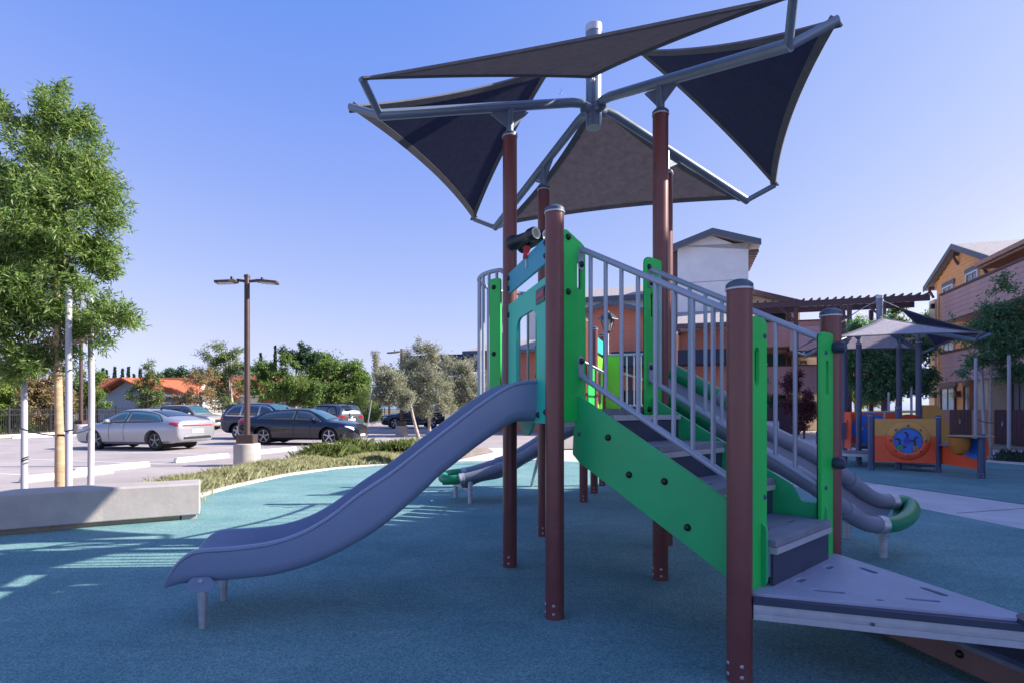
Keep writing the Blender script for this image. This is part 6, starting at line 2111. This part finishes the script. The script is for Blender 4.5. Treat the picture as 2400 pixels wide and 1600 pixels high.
tree('dark_round_tree', 'dark rounded tree behind the bungalow roofs', 80, (400, 990), [(385, 885, 26, 16), (410, 880, 26, 16), (432, 890, 24, 22), (370, 895, 20, 12)], 900, 6, (.40, .18), DARKL, r0=.3, twig=1.0, group='trees beyond the lot')
tree('locust_tree', 'drooping green tree just right of the tall lamp post', 42, (676, 985), [(620, 870, 26, 26), (655, 890, 34, 28), (700, 905, 40, 26), (640, 920, 36, 20), (735, 920, 24, 30), (670, 850, 20, 14), (605, 905, 16, 30), (700, 935, 30, 14)], 2200, 8, (.20, .075), GREENL, r0=.13, twig=.6, droop=.5, group='trees beyond the lot')
tree('plume_tree', 'slender tree with dark feathery plumes rising above the others', 44, (692, 985), [(672, 830, 12, 12), (690, 838, 16, 9), (708, 822, 12, 14), (725, 838, 16, 11), (697, 855, 12, 10), (715, 855, 12, 7), (660, 822, 7, 5), (738, 836, 8, 6)], 560, 9, (.22, .07), DARKL, bark=BARKP, r0=.10, twig=.7, droop=.35, group='trees beyond the lot', fork=.9)
tree('dense_green_tree', 'broad dense green tree behind the grey sport utility car', 50, (775, 985), [(735, 850, 30, 24), (775, 855, 42, 26), (820, 875, 40, 26), (750, 900, 46, 36), (800, 920, 56, 36), (850, 905, 26, 30), (725, 930, 26, 30), (835, 895, 30, 26)], 3600, 7, (.24, .11), GREENL, r0=.22, twig=.7, group='trees beyond the lot')
tree('feathery_shrub', 'bright fine-leaved green shrub beside the leaning sign post', 44, (845, 1000), [(830, 945, 32, 26), (860, 935, 30, 26), (845, 965, 42, 22), (880, 960, 22, 20)], 1800, 8, (.16, .035), LIGHTL, r0=.06, twig=.5, group='shrubs beyond the lot', cat='shrub')
tree('dark_back_tree', 'dark tree behind the olives, left of the single-headed lamp post', 62, (915, 985), [(905, 885, 32, 20), (930, 895, 32, 24), (885, 910, 22, 24)], 1100, 7, (.28, .11), DARKL, r0=.2, twig=.8, group='trees beyond the lot')
for (u, v, k, lab) in ((978, 800, 0, 'tallest grey olive tree, wispy top above the others'), (1075, 850, 1, 'grey olive tree half hidden by the top of the slide'), (905, 880, 2, 'low leaning grey olive tree by the single-headed lamp post')):
    bl_ = [[(985, 815, 16, 28), (1015, 830, 20, 26), (960, 850, 30, 28), (1005, 870, 36, 32), (965, 900, 38, 34), (1015, 920, 38, 32), (1000, 955, 30, 24), (1045, 945, 30, 30)],
           [(1075, 855, 36, 22), (1110, 870, 34, 30), (1055, 890, 34, 34), (1095, 910, 44, 34), (1060, 940, 40, 28), (1115, 940, 30, 30)],
           [(880, 850, 8, 22), (900, 880, 24, 18), (925, 905, 30, 28), (905, 925, 32, 20), (945, 935, 28, 20)]][k]
    bs = [(1008, 1004), (1070, 1006), (981, 1022)][k]
    tree('olive_tree', lab, 29 + k * 1.2 if k < 2 else 28, bs, bl_, 3100, 9, (.13, .032), OLIVEL, bark=BARKP, r0=.085, twig=.45, up=.9, shell=.35, group='olive trees by the parking lot', extra_limbs=3)
for i, (u, v, w, d, lab) in enumerate(((241, 866, 7, 110, 'leftmost of the far cypresses over the bungalow roof'), (250, 870, 6, 112, 'second cypress from the left over the bungalow roof'), (269, 862, 8, 108, 'tall cypress third from the left over the bungalow roof'), (287, 867, 7, 112, 'fourth cypress from the left over the bungalow roof'), (301, 862, 9, 106, 'tallest of the row of cypresses over the bungalow roof'), (314, 879, 5, 118, 'smallest cypress of the row, near the young pine'), (329, 866, 8, 108, 'last cypress of the row beside the young pine'), (611, 830, 8, 85, 'dark cypress just right of the tall lamp post'), (645, 813, 8, 84, 'tallest pointed cypress right of the lamp post'))):
    base = at(u, 958, d); base.z = 0
    o = thing('cypress', lab, 'tree', tuple(base), 'far cypresses')
    H_ = at(u, v, d).z; wr = w * d / F * .55
    g = Geo(); g.tube([base, base + Z * H_ * .6], [.12, .05], 6); g.build('trunk', BARKD, o)
    n = 1500
    t = NR.uniform(.06, 1, n); rr_ = wr * np.minimum(1, (1 - t) ** .7 * 1.5) * (.75 + .25 * np.sin(t * 23 + i)) * NR.uniform(.5, 1, n) ** .5
    a_ = NR.uniform(0, 6.283, n)
    P_ = np.stack([base.x + rr_ * np.cos(a_), base.y + rr_ * np.sin(a_), t * H_], 1)
    D_ = np.stack([np.cos(a_) * .35, np.sin(a_) * .35, np.ones(n)], 1) + NR.normal(size=(n, 3)) * .2
    me = leaf_mesh('crown', P_, D_, d * .0045, d * .0022, CYPL, tuple(base))
    c = bpy.data.objects.new('crown', me); link(c, o)
tree('dry_hedge_bush', 'tan dry bush behind the iron fence, left of the brown lamp pole', 33, (105, 1005), [(85, 900, 26, 34), (115, 905, 32, 40), (100, 950, 50, 44), (60, 945, 20, 34), (145, 940, 26, 36), (130, 980, 30, 26)], 2600, 7, (.14, .07), TANL, r0=.05, twig=.4, group='shrubs beyond the lot', cat='shrub')
tree('ivy_bank', 'bright green ivy-covered bank behind the iron fence at the left edge', 36, (10, 1005), [(10, 905, 60, 26), (-30, 930, 60, 60), (35, 945, 40, 40), (10, 980, 60, 30), (-60, 900, 60, 50)], 3600, 6, (.16, .10), IVY, r0=.05, twig=.4, group='shrubs beyond the lot', cat='shrub')
# screening woods far off behind the lot, one mass
bb = []
for i in range(46):
    u = -300 + i * 37 + NR.uniform(-12, 12)
    d = NR.uniform(72, 96)
    c = at(u, 945 + NR.uniform(-6, 8), d)
    r = NR.uniform(1.2, 2.6)
    bb.append(((c.x, c.y, max(r * .6, c.z)), (r * 1.5, r, r)))
P_, D_ = crown_points(bb, 3600, 6, 1.0, .1)
me = leaf_mesh('far_woods', P_, D_, .42, .22, GREENL)
o = bpy.data.objects.new('far_woods', me); link(o); o['kind'] = 'stuff'
tag(o, 'low far-off belt of green trees along the horizon behind the lot', 'woods')

# --- right-hand trees
tree('shade_tree', 'dense dark green tree standing behind the orange play set', 24, (2075, 1012), [(2010, 800, 36, 40), (2060, 790, 40, 40), (2115, 800, 40, 40), (2160, 830, 34, 40), (2035, 860, 50, 44), (2100, 870, 56, 44), (2160, 880, 30, 26), (1990, 850, 26, 40), (2060, 905, 50, 22), (2125, 912, 44, 18), (2185, 878, 22, 10)], 4600, 8, (.16, .055), SHADEL, r0=.08, twig=.5, up=.1, droop=.3, group='trees by the right-hand apartments', extra_limbs=6)
tree('yellow_green_tree', 'sunlit yellow-green tree beyond the small play set sail', 34, (2005, 1005), [(1985, 775, 26, 22), (2020, 770, 26, 18), (2000, 800, 40, 30), (1965, 800, 20, 26), (2005, 930, 50, 20), (2060, 925, 40, 18)], 1500, 7, (.18, .08), LIGHTL, r0=.1, twig=.6, group='trees by the right-hand apartments')
tree('slim_tree', 'slim tree showing through the pergola posts', 33, (2098, 1005), [(2100, 722, 14, 18), (2092, 745, 16, 14), (2120, 765, 18, 16), (2178, 735, 13, 13), (2170, 755, 16, 12), (2130, 785, 20, 18)], 520, 8, (.16, .07), GREENL, r0=.07, twig=.6, group='trees by the right-hand apartments')
rt = tree('young_shade_tree', 'young airy staked tree in front of the right-hand apartments', 16.8, (2320, 1048), [(2348, 672, 20, 24), (2352, 710, 34, 30), (2330, 745, 40, 26), (2370, 750, 40, 36), (2300, 775, 44, 26), (2270, 785, 20, 12), (2345, 800, 60, 40), (2390, 800, 40, 50), (2310, 832, 46, 22), (2285, 850, 22, 14), (2395, 860, 40, 26), (2255, 868, 16, 10), (2370, 880, 30, 20), (2230, 750, 14, 8)], 1800, 8, (.13, .040), SHADEL, bark=BARKP, r0=.05, twig=.4, droop=.3, up=.25, fork=1.0, group='trees by the right-hand apartments', extra_limbs=4, thin=.6)
for (u, vt, vb, d, wh) in ((2287, 838, 1040, 16.2, 'left of the young airy tree'), (2300, 842, 1034, 17.6, 'leaning beside the young airy tree trunk'), (2365, 832, 1079, 15.4, 'right of the young airy tree, nearest the kerb'), (2083, 918, 1000, 22.5, 'behind the orange play set, left one'), (2136, 905, 1000, 23.0, 'behind the orange play set, right one')):
    p = at(u, 958, d); p.z = 0
    zt_ = at(u, vt, d).z
    g = Geo(); g.tube([p - Z * .05 + Vector((.12 if 'leaning' in wh else 0, 0, 0)), p + Z * zt_], [.047, .042], 12)
    o = g.build('tree_stake', STAKE, None); tag(o, 'pale round stake ' + wh, 'tree stake', 'stakes by the right-hand trees'); based(o, p)
strap(rt, 2287, 848, 16.2, 2365, 846, 15.5); strap(rt, 2287, 981, 16.2, 2325, 990, 16.6); strap(rt, 2325, 990, 16.6, 2365, 980, 15.4)
tree('burgundy_tree', 'small burgundy-leaved tree seen between the stair rails', 27, (1885, 1016), [(1850, 900, 14, 18), (1868, 915, 22, 20), (1885, 945, 26, 26), (1860, 950, 22, 20), (1900, 970, 22, 26), (1880, 985, 24, 18), (1865, 880, 14, 12)], 1100, 7, (.13, .06), BURGL, r0=.04, twig=.4, group='trees by the right-hand apartments', extra_limbs=4)
tree('blue_conifer', 'soft blue-green conifer beside the teal doors', 28, (1788, 1010), [(1788, 905, 8, 16), (1786, 935, 12, 18), (1790, 965, 14, 20)], 330, 8, (.14, .03), SHADEL, r0=.05, twig=.4, group='trees by the right-hand apartments')

# --- strap-leaved plants, agave, grasses
def strap_plant(name, label, p, h, n, mat, spread=.5, w=.03, group=None, cat='plant', stiff=.4):
    p = Vector(p)
    o = thing(name, label, cat, p, group)
    g = Geo()
    for i in range(n):
        a = NR.uniform(0, 2 * math.pi); hh = h * NR.uniform(.65, 1.1); sp_ = spread * NR.uniform(.3, 1.0)
        d_ = Vector((math.cos(a), math.sin(a), 0)); s_ = Vector((-d_.y, d_.x, 0))
        b = p + d_ * .05 * NR.uniform(0, 2)
        pts = [b, b + d_ * sp_ * .25 + Z * hh * .55, b + d_ * sp_ * .65 + Z * hh * (.9 + .1 * stiff), b + d_ * sp_ * 1.1 + Z * hh * (.75 + .45 * stiff)]
        ws = [w * .8, w, w * .75, .003]
        rowl = [g.v(q_ - s_ * k / 2) for q_, k in zip(pts, ws)]; rowr = [g.v(q_ + s_ * k / 2) for q_, k in zip(pts, ws)]
        for k in range(3):
            g.face([rowl[k], rowr[k], rowr[k + 1], rowl[k + 1]])
    g.build('leaves', mat, o, angle=60, recalc=False)
    return o
LILY = leafmat('lily_leaf', (.06, .16, .05), (.10, .22, .075), (.16, .29, .11), .35)
AGAVE = leafmat('agave_leaf', (.035, .06, .07), (.05, .08, .09), (.08, .11, .12), .1)
sp_pts = [(2255, 26.0), (2275, 25.3), (2296, 24.8), (2318, 24.4), (2345, 23.8), (2372, 23.2), (2395, 22.6), (2206, 27.3)]
whs = ['leftmost of the row by the taupe fence panel', 'second from the left in the row by the fence', 'behind the leaning stake', 'behind the young tree trunk', 'right of the young tree trunk', 'behind the right stake', 'at the right edge of the picture', 'alone at the left end of the patio fence']
for (u, d), wh in zip(sp_pts, whs):
    strap_plant('strap_leaf_plant', 'green strap-leaved plant ' + wh, at(u, 958, d) - Z * HC, .72, 70, LILY, .55, .045, 'strap-leaved plants along the patio fence')
strap_plant('agave', 'spiky blue-grey agave behind the small shelf of the orange play set', gp(2240, 1047), .42, 34, AGAVE, .42, .07, stiff=.8)
for (u, v, lab) in ((1835, 1012, 'left'), (1868, 1018, 'right')):
    strap_plant('low_shrub', 'low dark plant seen between the stair rails, the ' + lab + ' one', gp(u, v), .45, 50, DARKL, .5, .07, 'low plants beyond the stairs', 'shrub')

def inside(poly, x, y):
    r = np.zeros(len(x), bool)
    n = len(poly)
    j = n - 1
    for i in range(n):
        xi, yi = poly[i]; xj, yj = poly[j]
        c = ((yi > y) != (yj > y)) & (x < (xj - xi) * (y - yi) / (yj - yi + 1e-12) + xi)
        r ^= c; j = i
    return r

def grass(name, label, poly, tufts, per, h, mat, clump=.10, patch=None):
    xs = [p[0] for p in poly]; ys = [p[1] for p in poly]
    X_ = NR.uniform(min(xs), max(xs), tufts * 4); Y_ = NR.uniform(min(ys), max(ys), tufts * 4)
    ok = inside(poly, X_, Y_)
    if patch is not None:
        ok &= patch(X_, Y_)
    X_ = X_[ok][:tufts]; Y_ = Y_[ok][:tufts]
    k = len(X_)
    hs = h * NR.uniform(.35, 1.25, k) * (.75 + .35 * np.sin(X_ * 3.1 + Y_ * 1.7) * np.cos(Y_ * 2.3 - X_))
    bx = np.repeat(X_, per) + NR.normal(size=k * per) * clump * .8
    by = np.repeat(Y_, per) + NR.normal(size=k * per) * clump * .8
    hh = np.repeat(hs, per) * NR.uniform(.6, 1.1, k * per)
    ang = NR.uniform(0, 2 * math.pi, k * per)
    ln = NR.uniform(.1, .7, k * per) ** 1.3
    n = k * per
    d_ = np.stack([np.cos(ang), np.sin(ang), np.zeros(n)], 1)
    s_ = np.stack([-np.sin(ang), np.cos(ang), np.zeros(n)], 1)
    b = np.stack([bx, by, np.full(n, .01)], 1)
    w = .0021
    v = np.empty((n, 5, 3))
    up_ = np.array([0, 0, 1.0])
    m1 = b + d_ * (ln * hh * .35)[:, None] + up_ * (hh * .6)[:, None]
    tip = b + d_ * (ln * hh * 1.1)[:, None] + up_ * (hh * (1.05 - .3 * ln))[:, None]
    v[:, 0] = b - s_ * w; v[:, 1] = b + s_ * w; v[:, 2] = m1 + s_ * w * .8; v[:, 3] = tip; v[:, 4] = m1 - s_ * w * .8
    me = bpy.data.meshes.new(name)
    me.vertices.add(n * 5); me.loops.add(n * 5); me.polygons.add(n)
    me.vertices.foreach_set('co', v.reshape(-1)); me.loops.foreach_set('vertex_index', np.arange(n * 5, dtype=np.int32))
    me.polygons.foreach_set('loop_start', np.arange(0, n * 5, 5, dtype=np.int32))
    me.update(); me.validate(); me.materials.append(mat)
    o = bpy.data.objects.new(name, me); link(o); o['kind'] = 'stuff'; tag(o, label, 'grass')
    return o
GRASSM = leafmat('pale_grass', (.25, .28, .13), (.37, .385, .22), (.52, .51, .35), .4, .8)
GRASSG = leafmat('green_grass', (.07, .12, .03), (.12, .17, .05), (.19, .22, .08), .3, .7)
GRASSB = leafmat('blue_grass', (.09, .15, .10), (.14, .20, .14), (.20, .26, .19), .3, .7)
gin = [(x - .45, y + .12) for x, y in kp[2:27]]
strip = [(-4.75, 8.3)] + [(x - .34, y + .10) for x, y in kp[2:30]] + [(-1.8, 15.6)] + [(-3.0, 16.1), (-4.3, 15.2), (-5.3, 13.9), (-5.9, 12.2), (-5.95, 10), (-5.6, 8.3)]
grass('bed_grass', 'pale feathery ornamental grass filling the curved planting bed', strip, 3000, 70, .225, GRASSM, .15)
grass('bed_grass', 'greener taller clump of grass at the back of the planting bed', [(-5.6, 14.4), (-4.9, 17.0), (-2.9, 18.5), (-1.6, 16.4), (-3.3, 16.0)], 600, 60, .44, GRASSG, .18)
grass('blue_grass', 'soft blue-green grass bed beyond the right-hand play surface kerb', [(12.7, 9.6), (13.7, 9.6), (13.6, 13.4), (12.9, 15.3), (14.6, 15.4), (16.5, 12), (18, 9.4)], 1500, 24, .32, GRASSB, .16)
grass('bank_grass', 'green ground cover behind the iron fence', [(-60, 27), (-26, 27), (-25.2, 50), (-60, 60)], 1400, 22, .5, GRASSG, .5)
# crisp litter on the rubber
g = Geo()
for i in range(320):
    x = NR.uniform(-3.8, 4); y = NR.uniform(2.2, 8) 
    a = NR.uniform(0, 6.28); l = NR.uniform(.008, .045) * NR.uniform(.5, 1)
    d_ = Vector((math.cos(a), math.sin(a), 0)); s_ = Vector((-d_.y, d_.x, 0)); p = Vector((x, y, .008))
    g.face([g.v(p), g.v(p + d_ * l * .5 + s_ * l * .14 + Z * .003), g.v(p + d_ * l), g.v(p + d_ * l * .5 - s_ * l * .14 + Z * .004)])
o = g.build('leaf_litter', M('dry_leaf', (.42, .38, .26), .8, var=.3, scale=20), None, kind='stuff'); tag(o, 'tiny dry leaf bits scattered on the teal play surface', 'leaf litter')

# --- day moon: a thin lit crescent far out in the sky
mc = at(1311, 215, 4000)
R_ = 4000 / F * 7.0
xh = Vector((1, 0, 0)); up_ = Vector((.28, 0, .96)); xh = Vector((.96, 0, -.28))
g = Geo()
fr = Frame(mc, xh, up_, Vector((0, -1, 0)))
pts = [(R_ * math.cos(a), R_ * math.sin(a)) for a in [-math.pi / 2 + math.pi * i / 16 for i in range(17)]]
pts += [(R_ * .45 * math.cos(a), R_ * math.sin(a)) for a in [math.pi / 2 - math.pi * i / 16 for i in range(1, 16)]]
g.prism(fr, pts, R_ * .3)
o = g.build('moon', M('moon_rock', (.62, .64, .78), .9, var=.15, scale=.05), None, smooth=False)
tag(o, 'faint thin daytime crescent moon under the shade sails', 'moon'); based(o, mc)
